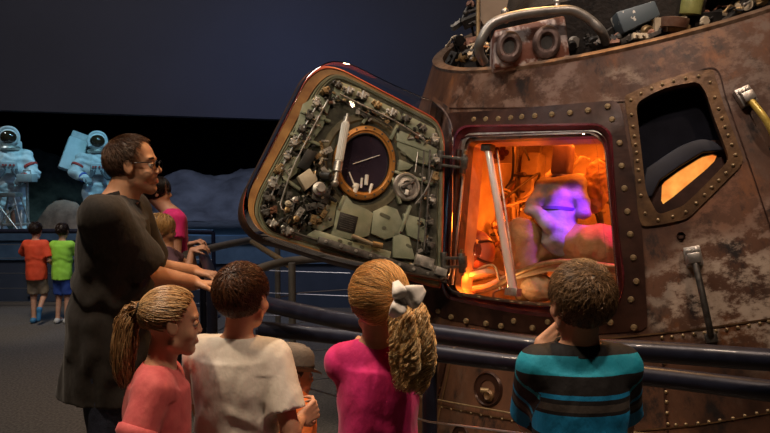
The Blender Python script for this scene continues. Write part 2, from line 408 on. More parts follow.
up = [rz(x, y, ZR) for x, y in up_px]; lo = [rz(x, y, .955) for x, y in lo_px]
cor = up[0] + V3(-.08, .28, 0)
RAILPTS = [P(160, 0, 1) * 0 + V3(-1.28, 5.2, ZR), V3(-1.08, 4.5, ZR), V3(-.93, 3.95, ZR)] + up
lowpts = [V3(-1.26, 5.2, .62), V3(-.9, 4.0, .62), V3(-.52, 3.34, .62), V3(.1, 2.86, .62), V3(1.2, 2.45, .62)]
cabs = []
for zc in (.2, .38, .56, .74):
    cabs.append([V3(p[0], p[1] + .05, zc) for p in (RAILPTS[0], RAILPTS[2], up[1], up[3], up[6])])
pp = [up[1], up[3] + 0, up[6]]
rail('guard_railing', 'dark blue two-pipe guard railing with people leaning on it before the capsule', RAILPTS, .034, M['rail'],
     posts=[(RAILPTS[0][0], RAILPTS[0][1], ZR), (RAILPTS[2][0], RAILPTS[2][1], ZR), (lo[0][0], lo[0][1], .955), (lo[2][0], lo[2][1], .955), (lo[6][0], lo[6][1], .955)], cables=cabs, low=lo)
# inner rail that comes out behind the white-shirted boy
A = [V3(-.84, 4.03, ZR), rz(240, 276, ZR), rz(275, 264, ZR), rz(300, 260, ZR), rz(345, 257, ZR), rz(362, 257, ZR)]
ca = [[V3(p[0], p[1], zc) for p in (A[0], A[2], A[3], A[5])] for zc in (.25, .45, .65, .85)]
rail('curved_railing', 'grey-topped curved railing with steel cables under the open hatch door', A, .028, M['railgrey'],
     posts=[(A[2][0] + .1, A[2][1] + .06, ZR), (A[5][0], A[5][1], ZR)], cables=ca)
B = [rz(186, 255, ZR), rz(212, 248, ZR), rz(235, 243, ZR), rz(255, 240, ZR), rz(300, 240, ZR), rz(350, 242, ZR)]
cb = [[V3(p[0], p[1], zc) for p in (B[0], B[2], B[3], B[5])] for zc in (.2, .4, .6, .8)]
rail('far_railing', 'farther grey railing with a sloping brace in front of the blue stage wall', B, .03, M['railgrey'],
     posts=[(B[0][0], B[0][1], ZR), (B[3][0] + .2, B[3][1], ZR)], cables=cb)
MB().tube(rz(252, 242, ZR), P(289, 265, 5.0), .022).build('brace', M['brass'], bpy.data.objects['far_railing'])
# railing of the stage, left
C0 = [V3(-6.5, 8.75, 1.0), V3(-3.2, 8.75, 1.0), V3(-2.0, 8.6, 1.0)]
cc = [[V3(-6.5, 8.75, z), V3(-3.2, 8.75, z), V3(-2.0, 8.6, z)] for z in (.16, .32, .5, .68, .84)]
rail('stage_railing', 'black railing with steel cables before the moon stage', C0, .028, M['rail'], posts=[(-6.4, 8.75, 1), (-4.75, 8.75, 1), (-3.25, 8.75, 1), (-2.0, 8.6, 1)], cables=cc)
# ------------------------------------------------------------------ the space capsule
SS = 1.3
AX = nrm(V3(-.27719522, -.27767204, .91981577))
RC = CAM + SS * (V3(1.14559677, 3.47807639, 2.40442165) - CAM)      # centre of the forward rim
R0 = .95 * SS; HA = math.radians(33); TA = math.tan(HA)
APEX = RC + AX * R0 / TA
AU = nrm(np.cross(AX, V3(0, -1, 0))); AV = np.cross(AX, AU)
if AV[1] > 0: AV = -AV; AU = -AU
def hit(px, py, off=0.0, D=None):
    d = ray(px, py); A = APEX + AX * off / math.sin(HA); o = CAM - A; c2 = math.cos(HA) ** 2
    dv, ov = d @ AX, o @ AX
    a = dv * dv - c2; b = 2 * (dv * ov - c2 * (d @ o)); c = ov * ov - c2 * (o @ o)
    disc = b * b - 4 * a * c
    ts = [-b / (2 * a)] if disc < 0 else sorted([(-b - disc ** .5) / (2 * a), (-b + disc ** .5) / (2 * a)])
    for t in ts:
        if t > 0 and (o + d * t) @ AX < 0: return CAM + d * t
    return CAM + d * ts[0]
def cnorm(p):
    q = np.asarray(p) - APEX; r = nrm(q - AX * (q @ AX)); return r * math.cos(HA) + AX * math.sin(HA)
def cpt(th, s, off=0.0):
    "angle round the axis, slant distance from the apex"
    r = math.cos(th) * AU + math.sin(th) * AV
    return APEX + s * (-AX * math.cos(HA) + r * math.sin(HA)) + (r * math.cos(HA) + AX * math.sin(HA)) * off
S_R = R0 / math.sin(HA); S_B = S_R + 2.05
CAPLOC = V3(RC[0], RC[1], 0) - V3(AX[0], AX[1], 0) * 1.6
capsule = empty('space_capsule', CAPLOC, 'scorched brown conical space capsule with a glowing open hatch', 'space capsule')
CM = np.array([AU, np.cross(AX, AU), AX]).T      # columns: local axes of the cone

def hull_mat():
    m = mat('scorched_heat_shield', (.030, .013, .008), (.150, .066, .034), .40, .1, scale=3.2, bump=.25, bscale=26, stretch=(1, 1, .45), detail=9, contrast=(.3, .68), rough2=.62)
    N = m.node_tree.nodes; L = m.node_tree.links; b = N['Principled BSDF']
    tc = [n for n in N if n.type == 'TEX_COORD'][0]
    src = b.inputs['Base Color'].links[0].from_socket
    def noise(scale, stretch, det=8):
        mp = N.new('ShaderNodeMapping'); mp.inputs['Scale'].default_value = stretch; L.new(tc.outputs['Object'], mp.inputs[0])
        z = N.new('ShaderNodeTexNoise'); z.inputs['Scale'].default_value = scale; z.inputs['Detail'].default_value = det; z.inputs['Roughness'].default_value = .7
        L.new(mp.outputs[0], z.inputs[0]); return z.outputs['Fac']
    def mix(fac, a, col, blend='MIX'):
        x = N.new('ShaderNodeMix'); x.data_type = 'RGBA'; x.blend_type = blend; L.new(fac, x.inputs[0]); L.new(a, x.inputs[6])
        if isinstance(col, tuple): x.inputs[7].default_value = col + (1,)
        else: L.new(col, x.inputs[7])
        return x.outputs[2]
    def ramp(f, a, b_, inv=False):
        r = N.new('ShaderNodeMapRange'); r.interpolation_type = 'SMOOTHSTEP'; r.inputs['From Min'].default_value = a; r.inputs['From Max'].default_value = b_
        if inv: r.inputs['To Min'].default_value = 1; r.inputs['To Max'].default_value = 0
        L.new(f, r.inputs[0]); return r.outputs[0]
    c = mix(ramp(noise(2.6, (1, 1, .5)), .55, .70), src, (.13, .082, .058))       # greyer scuffs
    c = mix(ramp(noise(5.5, (1, 1, .16)), .55, .72), c, (.22, .085, .03))      # rusty streaks
    c = mix(ramp(noise(7.5, (1, 1, .3)), .50, .66), c, (.016, .011, .010))     # dark scorches
    def blob(pw, rad, col, nscale, c):
        loc = (np.asarray(pw) - CAPLOC) @ CM
        vm = N.new('ShaderNodeVectorMath'); vm.operation = 'DISTANCE'; vm.inputs[1].default_value = loc; L.new(tc.outputs['Object'], vm.inputs[0])
        f1 = ramp(vm.outputs['Value'], rad * .45, rad, True)
        mu = N.new('ShaderNodeMath'); mu.operation = 'MULTIPLY'; L.new(f1, mu.inputs[0]); L.new(ramp(noise(nscale * 1.5, (1, 1, 1.6)), .44, .62), mu.inputs[1])
        return mix(mu.outputs[0], c, col)
    # worn pale patches where the coating has come away
    for px, py, r, col in ((685, 300, .22, (.55, .43, .33)), (735, 285, .34, (.48, .37, .28)), (765, 300, .34, (.55, .44, .34)), (765, 225, .16, (.3, .2, .15)),
                           (655, 290, .10, (.3, .24, .19)), (720, 200, .2, (.24, .11, .06)), (740, 40, .5, (.17, .12, .095)), (690, 50, .25, (.22, .10, .045)), (480, 95, .35, (.20, .12, .085)), (540, 85, .3, (.21, .135, .105)), (622, 88, .14, (.3, .22, .16))):
        c = blob(hit(px, py), r, col, 6 if r > .12 else 3, c)
    L.new(c, b.inputs['Base Color'])
    return m
M['hull'] = hull_mat()
M['frame'] = mat('bronze_frame', (.08, .042, .02), (.19, .105, .045), .42, .4, scale=14, bump=.2)
M['framed'] = mat('dark_hatch_surround', (.022, .009, .006), (.065, .028, .018), .35, .3, scale=8, bump=.15)
M['bolt'] = mat('brass_bolt', (.26, .18, .09), (.42, .31, .17), .4, .5, scale=40)
M['seal'] = mat('dark_red_seal', (.10, .012, .02), (.17, .022, .035), .18, .2, scale=10, coat=.8)

HOP = [(468, 141), (596, 136), (604, 146), (611, 225), (617, 290), (612, 303), (548, 303), (508, 300), (460, 293), (455, 287)]
HOPEN = round_poly(HOP, [8, 5, 5, 40, 8, 6, 20, 20, 6, 5])
WOPEN = round_poly([(636, 103), (662, 88), (698, 81), (706, 92), (714, 118), (730, 159), (701, 189), (683, 206), (658, 215), (646, 192), (639, 130)], [7, 20, 8, 10, 8, 8, 10, 6, 6, 8, 20])
LOPEN = round_poly([(432, 100), (444, 112), (442, 134), (428, 126)], [2, 2, 2, 2])
def cutter(poly, k=None, depth=.3):
    p = [hit(x, y) for x, y in poly]; c = sum(p) / len(p); n = cnorm(c)
    mb = MB(); mb.prism([q + n * .25 for q in p], -n * (.25 + depth)); return mb
def boolean(o, cuts):
    tmp = []
    for c in cuts:
        me = bpy.data.meshes.new('cut'); me.from_pydata(c.v, [], c.f)
        bm = bmesh.new(); bm.from_mesh(me); bmesh.ops.recalc_face_normals(bm, faces=bm.faces); bm.to_mesh(me); bm.free()
        co = bpy.data.objects.new('cut', me); COL.objects.link(co)
        md = o.modifiers.new('b', 'BOOLEAN'); md.operation = 'DIFFERENCE'; md.object = co; md.solver = 'EXACT'; tmp.append(co)
    bpy.context.view_layer.update()
    ev = o.evaluated_get(bpy.context.evaluated_depsgraph_get()); me = bpy.data.meshes.new_from_object(ev)
    o.modifiers.clear(); o.data = me
    for c in tmp: bpy.data.objects.remove(c)
# hull shell, built in the cone's own axes
NT, NS = 220, 34; v = []; f = []
for layer, off in ((0, 0.0), (1, -.055)):
    for i in range(NT):
        for j in range(NS + 1):
            v.append(cpt(2 * math.pi * i / NT, S_R + (S_B - S_R) * j / NS, off))
n1 = NT * (NS + 1)
for i in range(NT):
    k = (i + 1) % NT
    for j in range(NS):
        a, b, c, d = i * (NS + 1) + j, k * (NS + 1) + j, k * (NS + 1) + j + 1, i * (NS + 1) + j + 1
        f.append((a, d, c, b)); f.append((n1 + a, n1 + b, n1 + c, n1 + d))
    a, b = i * (NS + 1), k * (NS + 1); f.append((a, b, n1 + b, n1 + a))
    a, b = a + NS, b + NS; f.append((a, n1 + a, n1 + b, b))
hull = mesh_obj('hull', v, f, M['hull'], capsule, smooth=0, rot=CM)
bm = bmesh.new(); bm.from_mesh(hull.data); bmesh.ops.recalc_face_normals(bm, faces=bm.faces); bm.to_mesh(hull.data); bm.free()
boolean(hull, [cutter(HOPEN), cutter(WOPEN), cutter(LOPEN)])
hull.data.shade_smooth(); hull.data.set_sharp_from_angle(angle=math.radians(30))
# blunt end
prof = [(cpt(0, S_B), 0)]
rb = S_B * math.sin(HA); hb = -S_B * math.cos(HA)
pr = [(rb - .06, hb + .02), (rb + .0, hb), (rb + .035, hb - .05), (rb + .02, hb - .12), (rb - .08, hb - .2), (rb - .5, hb - .34), (rb - 1.2, hb - .46), (.001, hb - .52)]
MB().lathe(APEX, AX, pr, n=120, cap=False).build('base_heat_shield', M['hull'], capsule, smooth=60)
# cradle under the tilted base
low = APEX + AX * (hb - .2)
mm = MB()
mm.lathe((low[0], low[1], 0), (0, 0, 1), [(1.9, 0), (1.9, .08), (1.3, .1), (1.2, max(.2, low[2] - .25)), (1.0, max(.25, low[2] - .2))], n=60)
mm.build('display_cradle', M['blackbox'], capsule, smooth=30)

def strip(outer, inner, off_o, off_i, mt, name, parent=capsule, lip=.02, close=True, **k):
    "raised frame between two pixel outlines of equal length laid on the cone"
    m = len(outer); mb = MB(); rings = []
    O0 = [hit(x, y, -.01) for x, y in outer]; O1 = [hit(x, y, off_o) for x, y in outer]
    I1 = [hit(x, y, off_i) for x, y in inner]; I0 = [hit(x, y, off_i - lip) for x, y in inner]
    rings = [O0, O1, I1, I0]
    vs = [q for r in rings for q in r]; fs = []
    for a in range(3):
        for j in range(m if close else m - 1):
            kk = (j + 1) % m; fs.append((a * m + j, a * m + kk, (a + 1) * m + kk, (a + 1) * m + j))
    mb.add(vs, fs); return mb.build(name, mt, parent, **k)
def resample(poly, n):
    poly = np.asarray(poly, float); q = np.vstack([poly, poly[:1]]); d = np.r_[0, np.cumsum(np.linalg.norm(np.diff(q, axis=0), axis=1))]
    t = np.linspace(0, d[-1], n, endpoint=False); return np.stack([np.interp(t, d, q[:, 0]), np.interp(t, d, q[:, 1])], 1)
def radial_match(outer, inner, n=140):
    "samples two nested outlines along the same rays from their centre"
    c = np.mean(inner, 0); res = []
    for poly in (outer, inner):
        p = resample(poly, 1200) - c; an = np.arctan2(p[:, 1], p[:, 0]); o = np.argsort(an); an = an[o]; r = np.hypot(*p[o].T)
        t = np.linspace(-math.pi, math.pi, n, endpoint=False)
        rr = np.interp(t, np.r_[an - 2 * math.pi, an, an + 2 * math.pi], np.r_[r, r, r])
        res.append(np.stack([np.cos(t) * rr, np.sin(t) * rr], 1) + c)
    return res
def ringof(outer, inner, oo, oi, mt, name, n=160, parent=capsule, **k):
    a, b = radial_match(outer, inner, n); return strip(a, b, oo, oi, mt, name, parent, **k)
# broad bolted surround of the hatch, then the glossy red seal lip
SUR_O = round_poly([(444, 112), (470, 112), (618, 100), (622, 112), (642, 225), (648, 330), (600, 334), (520, 334), (432, 316), (418, 290), (436, 170)], [14, 20, 6, 6, 30, 8, 40, 60, 14, 30, 40])
SUR_I = round_poly([(455, 125), (600, 123), (612, 132), (618, 225), (626, 285), (616, 314), (550, 318), (505, 312), (446, 299), (440, 285), (447, 180)], [14, 12, 10, 40, 16, 12, 20, 30, 10, 12, 20])
ringof(SUR_O, SUR_I, .006, .022, M['framed'], 'hatch_surround', lip=.03)
LIP_O = round_poly([(457, 127), (600, 125), (610, 134), (617, 225), (624, 288), (615, 311), (549, 314), (505, 308), (449, 297), (443, 285), (450, 180)], [14, 12, 10, 40, 16, 12, 20, 30, 10, 12, 20])
ringof(SUR_I, LIP_O, .022, .032, M['seal'], 'hatch_seal', lip=.02)
ringof(LIP_O, HOPEN, .026, -.03, mat('maroon_reveal', (.07, .012, .014), (.13, .02, .025), .3, .2, scale=8), 'hatch_reveal', lip=.05)
LIP2o = round_poly([(463, 133), (598, 130), (606, 140), (614, 225), (620, 288), (613, 308), (549, 309), (507, 304), (455, 296), (449, 286), (455, 200)], [10, 8, 6, 40, 10, 8, 20, 30, 8, 8, 20])
LIP2i = round_poly([(466, 136), (597, 133), (604, 142), (612, 225), (618, 288), (612, 305), (549, 306), (508, 301.5), (457, 293.5), (452, 286), (458, 200)], [10, 8, 6, 40, 10, 8, 20, 30, 8, 8, 20])
ringof(LIP2o, LIP2i, .012, .014, M['steel'], 'sill_trim', lip=.02)
# bolts: one built, the rest copied
def cone_frame(p):
    n = cnorm(p); u = nrm(np.cross(V3(0, 0, 1), n)); return np.array([u, np.cross(n, u), n]).T
def rot_copy(src, p, parent, R=None, s=1):
    o = src.copy(); COL.objects.link(o); o.parent = parent; o.location = Vector(p) - world_loc(parent)
    o.rotation_euler = Matrix((cone_frame(p) if R is None else R).tolist()).to_euler(); o.scale = (s, s, s); return o
bm_ = MB(); bm_.lathe((0, 0, 0), (0, 0, 1), [(.0140, -.01), (.0140, .004), (.011, .008), (.0001, .009)], n=18); bm_.box((0, 0, .009), np.eye(3), (.011, .0015, .0012))
b0 = bm_.build('bolt', M['bolt'], capsule, loc=V3(0, 0, 0), smooth=40)
BOL = [(474, 119.5), (486, 119.2), (498.5, 118.8), (511, 118), (522, 117), (535, 116), (552, 114.5), (570, 113), (588, 110.5), (607.7, 106.5), (612, 119.5), (619.6, 143), (621.7, 166), (624.5, 188.5), (627.4, 211.7), (630.4, 234.3), (633.4, 257.8), (636.3, 281.5), (631, 299.6), (610.6, 322.6), (634, 327.6), (438, 311), (451, 317), (466, 321), (486, 323.5), (501, 326), (514, 321), (532.5, 328), (548, 322), (572, 326), (590, 325)]
for i, (x, y) in enumerate(BOL):
    p = hit(x, y, .014)
    if i == 0:
        b0.location = Vector(p) - world_loc(capsule); b0.rotation_euler = Matrix(cone_frame(p).tolist()).to_euler()
    else: rot_copy(b0, p, capsule)
# hull panels: raised seam strips with rivet rows
def seam(pts, wpx, mt, name, off=.006, n=10):
    pts = catmull(pts, n); T = np.gradient(pts, axis=0); N_ = np.stack([-T[:, 1], T[:, 0]], 1); N_ /= np.linalg.norm(N_, axis=1)[:, None]
    a = pts + N_ * wpx / 2; b = pts - N_ * wpx / 2; mb = MB(); rings = []
    for i in range(len(pts)):
        rings.append([hit(*a[i], -.004), hit(*a[i], off), hit(*b[i], off), hit(*b[i], -.004)])
    mb.loft(rings); return mb.build(name, mt, capsule, smooth=30)
rv0 = MB().lathe((0, 0, 0), (0, 0, 1), [(.0075, -.004), (.0075, .002), (.0045, .005), (.0001, .006)], n=10).build('rivet', M['bolt'], capsule, loc=V3(0, 0, 0))
RVN = [0]
def rivet_at(x, y, off, s=1, parent=capsule):
    p = hit(x, y, off)
    if RVN[0] == 0: rv0.location = Vector(p) - world_loc(capsule); rv0.rotation_euler = Matrix(cone_frame(p).tolist()).to_euler(); rv0.scale = (s, s, s); RVN[0] = 1
    else: rot_copy(rv0, p, parent, s=s)
def rivets(pts, name='rivet_row', r=.0075, mt=None, off=.002):
    for x, y in pts: rivet_at(x, y, off, r / .0075)
def along(a, b, n): return [(a[0] + (b[0] - a[0]) * t, a[1] + (b[1] - a[1]) * t) for t in np.linspace(0, 1, n)]
seam([(436, 336), (520, 344), (600, 339), (690, 330), (775, 318)], 1.6, M['frame'], 'panel_seam', .005)
seam([(690, 74), (716, 69), (727, 100), (748, 160), (772, 232)], 1.2, M['framed'], 'panel_seam', .004)
seam([(431, 404), (470, 412), (520, 421), (600, 431), (680, 427), (735, 419), (780, 411)], 1.4, M['frame'], 'panel_seam', .004)
seam([(452, 350), (448, 372), (441, 404), (434, 440)], 1.6, M['frame'], 'panel_seam', .004)
seam([(445, 350), (441, 372), (433, 404), (426, 440)], 5, M['framed'], 'panel_seam', .014)
seam([(662, 338), (664, 380), (667, 420), (668, 440)], 2.2, M['framed'], 'panel_seam', .003)
seam([(625, 101), (560, 107), (470, 108), (448, 108)], 1.0, M['framed'], 'panel_seam', .004)
rivets([(662, 337.5), (672, 336.8), (683, 335.6), (694, 334), (704.5, 333), (716, 331), (727, 329.5), (738, 327.5), (749, 325.5), (760, 323.5), (769, 321.5)])
rivets([(665, 363), (665.5, 377), (666, 392), (666.5, 402), (667, 413), (668, 424)])
rivets([(676, 425), (686, 424.5), (698, 423.5), (709, 422), (720, 420.5), (733, 418.5), (745, 416), (757, 413.5), (768, 411)])
rivets([(442, 407), (451, 409), (461, 411), (471, 413), (481, 415), (491, 417), (502, 419), (512, 421)], r=.006)
rivets(along((447, 352), (437, 402), 8), r=.004)
rivets([(664, 347), (664.5, 355)], r=.006)
# gold guide wire across the lower hull
wp = catmull([hit(405, 393, .03), hit(460, 404, .035), hit(515, 414, .035), hit(580, 428, .035), hit(640, 433, .03), hit(700, 440, .03)], 6)
MB().path(wp, .004, 8).build('guide_wire', M['bolt'], capsule)
# steam vents: round wells
def well(px, py, R, name, parent=capsule):
    p = hit(px, py); n = cnorm(p)
    e = MB().lathe(p, n, [(R * 1.12, -.004), (R * 1.05, .006), (R * .98, .012), (R * .9, .004), (R * .55, .004), (R * .5, -.03), (.0001, -.03)], n=36, cap=False).build(name, M['framed'], parent, smooth=40)
    return e, p, n
e, p, n = well(488, 389, .078, 'steam_vent')
MB().tube(p + V3(-.03, 0, -.005) + n * .012, p + V3(.012, 0, -.008) + n * .016, .012).build('nozzle', M['bolt'], e)
MB().lathe(p + V3(.012, -.01, -.03), n, [(.028, 0), (.028, .02), (.018, .03), (.0001, .02)]).build('nozzle_cup', M['frame'], e)
e, p, n = well(461, 436, .05, 'steam_vent')
e, p, n = well(681, 236, .016, 'small_port')

# ---- side window: bolted frame, deep black well, slot pane with its glow painted in
WFO = round_poly([(624, 96), (650, 84), (690, 72), (713, 69), (722, 100), (732, 128), (744, 160), (739, 168), (714, 193), (688, 219), (665, 224), (642, 227), (638, 215), (634, 160)], [3, 20, 12, 4, 20, 20, 5, 4, 10, 8, 8, 5, 6, 30])
wf = ringof(WFO, WOPEN, .010, .012, M['frame'], 'window_frame', lip=.05)
mid_ = radial_match(WFO, WOPEN, 34); mr = mid_[0] * .55 + mid_[1] * .45
for x, y in mr:
    rivet_at(x, y, .014, .95, wf)
pc = hit(680, 145); wn = cnorm(pc)
wp0 = [hit(x, y, -.02) for x, y in WOPEN]
mb = MB(); mb.loft([wp0, [q - wn * .10 for q in wp0]], cap=False); mb.build('window_well', M['blackbox'], wf)
WD = pc - wn * .105
M['shade'] = mat('black_quilted_shade', (.0035, .0042, .008), (.007, .008, .014), .8, scale=8, bump=.5, bscale=9, spec=.1)
blk = [on_plane(x, y, WD, wn) for x, y in round_poly([(610, 85), (700, 56), (765, 60), (765, 150), (722, 149), (700, 152), (662, 178), (653, 192), (652, 222), (640, 225)], 4, 4)]
mb = MB(); mb.prism(blk, -wn * .03); mb.build('window_shade', M['shade'], wf)
# curved ledge over the slot
lp = [on_plane(x, y, WD + wn * .05, wn) for x, y in catmull([(646, 168), (658, 160), (680, 146), (700, 139), (714, 141)], 6)]
lq = [on_plane(x, y, WD + wn * .05, wn) for x, y in ((726, 150), (703, 152), (680, 166), (660, 180), (652, 196), (640, 200))]
mb = MB(); mb.prism(list(lp) + lq, -wn * .06); mb.build('ledge', mat('blue_black_ledge', (.008, .010, .020), (.014, .017, .032), .6, scale=8), wf, bevel=.012, seg=3, smooth=60)
slot = round_poly([(662, 184), (678, 172), (702, 157), (717, 154), (716, 160), (706, 170), (664, 205), (661, 204)], [2, 4, 4, 2, 2, 4, 2, 2], 3)
M['paneglow'] = mat('orange_pane_glow', (.8, .35, .1), emit=((1, .19, .025), 1.5))  # unused emissive colour imitating cabin light in the slot
sn = wn; SP = pc - wn * .098
mb = MB()
so_, si_ = radial_match(round_poly([(648, 176), (672, 158), (703, 142), (742, 138), (748, 165), (712, 205), (668, 232), (645, 232)], 5), slot, 60)
A_ = [on_plane(x, y, SP, sn) for x, y in so_]; B_ = [on_plane(x, y, SP, sn) for x, y in si_]
mb.loft([[a - sn * .01 for a in A_], [a + sn * .012 for a in A_], [b + sn * .012 for b in B_], [b - sn * .01 for b in B_]], cap=False)
mb.build('slot_frame', M['framed'], wf, smooth=30)
lg = bpy.data.materials.new('glow_pane'); lg.use_nodes = True; N = lg.node_tree.nodes; L = lg.node_tree.links
for n_ in list(N): N.remove(n_)
o_ = N.new('ShaderNodeOutputMaterial'); em = N.new('ShaderNodeEmission'); nz = N.new('ShaderNodeTexNoise'); rp = N.new('ShaderNodeValToRGB'); tc = N.new('ShaderNodeTexCoord')
nz.inputs['Scale'].default_value = 9; nz.inputs['Detail'].default_value = 6; rp.color_ramp.elements[0].position = .3; rp.color_ramp.elements[1].position = .68
rp.color_ramp.elements[0].color = (.9, .10, .006, 1); rp.color_ramp.elements[1].color = (1, .50, .10, 1)  # orange cabin light and its gradient are put into the pane's emission
L.new(tc.outputs['Object'], nz.inputs[0]); L.new(nz.outputs[0], rp.inputs[0]); L.new(rp.outputs[0], em.inputs[0]); em.inputs[1].default_value = 1.05; L.new(em.outputs[0], o_.inputs[0])
mb = MB(); mb.prism([on_plane(x, y, SP - sn * .004, sn) for x, y in slot], -sn * .006); mb.build('emissive_pane', lg, wf, smooth=0)

# ---- narrow forward window, left of the hatch
lpts = [hit(x, y, -.03) for x, y in LOPEN]
mb = MB(); mb.prism(lpts, -cnorm(lpts[0]) * .02); w2 = mb.build('window_pane', M['glassdark'], capsule, smooth=0)
ringof(round_poly([(427, 92), (450, 108), (448, 142), (421, 130)], [5, 4, 4, 4]), LOPEN, .004, .010, M['hull'], 'window_frame', n=60, lip=.05)
# ---- hand holds on the hull
def handhold(px0, py0, px1, py1, r, mt, px2=None):
    p0, p1 = hit(px0, py0), hit(px1, py1); n0, n1 = cnorm(p0), cnorm(p1); t = nrm(p1 - p0); s = np.cross(n0, t)
    h = MB(); h.path(catmull([p0 + n0 * .03, p0 + n0 * .05 + t * .06, (p0 + p1) / 2 + n0 * .065, p1 + n1 * .05 - t * .05, p1 + n1 * .01], 6), r, 14, sq=1.0)
    e = h.build('hand_hold', mt, capsule)
    b = MB(); ax = (t, s, n0)
    b.box(p0 + n0 * .016, ax, (.042, .034, .018)); b.box(p0 + n0 * .038 + t * .01, ax, (.022, .026, .02))
    b.tube(p0 - t * .022 + n0 * .03 - s * .016, p0 - t * .022 + n0 * .045 - s * .016, .012); b.tube(p0 - t * .022 + n0 * .03 + s * .016, p0 - t * .022 + n0 * .045 + s * .016, .012)
    b.build('bracket', M['steel'], e, bevel=.005)
    b = MB(); b.box(p1 + n1 * .01, ax, (.02, .024, .012)); b.build('foot_bracket', M['darksteel'], e, bevel=.004)
handhold(693, 257, 711, 338, .0135, M['darksteel'])
handhold(744, 98, 776, 150, .015, mat('yellow_painted_tube', (.55, .38, .06), (.65, .5, .12), .35, .2, scale=20))

# ---- forward deck with its gear
def KP(px, py, h):
    return on_plane(px, py, RC + AX * h, AX)
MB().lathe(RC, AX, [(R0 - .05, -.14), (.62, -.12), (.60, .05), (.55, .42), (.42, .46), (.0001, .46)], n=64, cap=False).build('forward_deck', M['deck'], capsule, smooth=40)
MB().lathe(RC, AX, [(R0 + .004, -.03), (R0 + .006, .010), (R0 - .03, .016), (R0 - .06, .004), (R0 - .06, -.16)], n=160, cap=False).build('rim_flange', mat('worn_rim', (.16, .09, .055), (.34, .24, .17), .4, .5, scale=18, bump=.2), capsule, smooth=40)
def KD(px, py, back=0.0):
    "on the deck side, 'back' metres behind the near rim along the view"
    p = KP(px, py, 0); return p + ray(px, py) * back
def dep(p): return (np.asarray(p) - CAM) @ FW
# thruster housing with two round nozzles
DB = dep(KP(540, 66, 0)) + .07
q = [P(494, 30, DB + .02), P(565, 15, DB), P(571, 62, DB), P(494, 68, DB + .02)]
back = nrm(np.cross(q[1] - q[0], q[3] - q[0])); back = back if back[1] > 0 else -back
th = MB().prism(q, back * .26).build('thruster_housing', mat('scuffed_brown_white_paint', (.14, .05, .03), (.50, .43, .41), .5, .1, scale=9, bump=.2, contrast=(.46, .54)), capsule, bevel=.012, smooth=30)
for cx, cy, rr in ((509, 47, .058), (546.5, 42.5, .062)):
    c = P(cx, cy, DB - .005); 
    mb = MB().lathe(c, -back, [(rr * 1.12, 0), (rr * 1.05, .016), (rr * .82, .026), (rr * .62, .024), (rr * .52, .010), (rr * .45, .004)], n=32, cap=False, ell=1.25, up=V3(.15, 0, 1))
    mb.build('thruster_nozzle', mat('nozzle_brown', (.07, .045, .04), (.17, .12, .11), .45, .4, scale=16), th)
    MB().lathe(c, -back, [(rr * .56, .012), (rr * .5, .005), (.0001, .004)], n=32, cap=False, ell=1.25, up=V3(.15, 0, 1)).build('nozzle_throat', M['blackbox'], th)
# bent grab tube over it
DT = DB - .08
tp = catmull([P(484, 62, DB + .02), P(479, 52, DT + .04), P(481, 40, DT), P(493, 23, DT), P(520, 14.5, DT), P(556, 10.5, DT), P(574, 11, DT), P(590, 20, DT), P(601, 31, DT), P(606, 42, DB)], 7)
tb = MB().path(tp, .0235, 18).build('grab_tube', mat('grey_tube', (.20, .20, .19), (.34, .33, .31), .38, .6, scale=12), capsule)
for x, y in ((505, 16), (557, 6)):
    mb = MB(); mb.tube(P(x, y - 3, DT + .03), P(x + 1, y + 6, DT), .012); mb.ball(P(x, y - 4, DT + .03), .02); mb.build('tube_clamp', M['steel'], tb)
# grey-blue electronics box with flaking paint
DE = dep(KP(640, 40, 0)) + .12
q = [P(616, 12, DE), P(655, 0, DE), P(661, 15, DE), P(624, 33, DE)]
mb = MB().prism(q, back * .3).build('electronics_box', mat('flaking_blue_grey_paint', (.09, .12, .14), (.62, .6, .54), .5, .2, scale=13, contrast=(.57, .585), detail=3), capsule, bevel=.008, smooth=30)
# beige bowl and other round gear
mb = MB().lathe(P(618, -6, DE + .2), nrm(V3(-.1, -.75, -.6)), [(.26, 0), (.25, .03), (.2, .0), (.17, -.05), (.0001, -.07)], n=48); mb.build('parachute_mortar', mat('beige_dish', (.22, .18, .13), (.34, .29, .21), .5, .2, scale=10), capsule)
MB().lathe(P(720, 2, DE), nrm(V3(.05, -.8, -.5)), [(.10, 0), (.105, .03), (.085, .03), (.075, -.08), (.0001, -.08)], n=36, cap=False).build('ring_fitting', M['darksteel'], capsule)
mb = MB().lathe(P(690, 14, DE - .02), nrm(V3(.1, -.15, 1)), [(.0001, -.01), (.05, 0), (.052, .08), (.035, .11), (.03, .14), (.0001, .14)], n=24); mb.build('green_bottle', mat('olive_green_tank', (.16, .17, .05), (.26, .27, .09), .4, .2, scale=12), capsule)
MB().lathe(P(675, 21, DE - .06), nrm(V3(.1, -.15, 1)), [(.06, -.03), (.065, 0), (.065, .014), (.03, .02), (.0001, .02)], n=30).build('copper_cap', mat('copper_disc', (.28, .13, .08), (.4, .25, .18), .35, .7, scale=20), capsule)
# tall yellow-edged panel and pole at the left of the deck
mb = MB(); mb.path([P(478, 44, DB + .3), P(478, -40, DB + .3)], .011, 10); mb.build('yellow_pole', M['bolt'], capsule)
q = [P(481, 20, DB + .35), P(487, 30, DB + .35), P(505, 20, DB + .35), P(515, -45, DB + .35), P(480, -45, DB + .35)]
MB().prism(q, back * .05).build('beige_panel', mat('beige_cloth_panel', (.22, .17, .12), (.3, .24, .17), .7, scale=6), capsule, smooth=0)
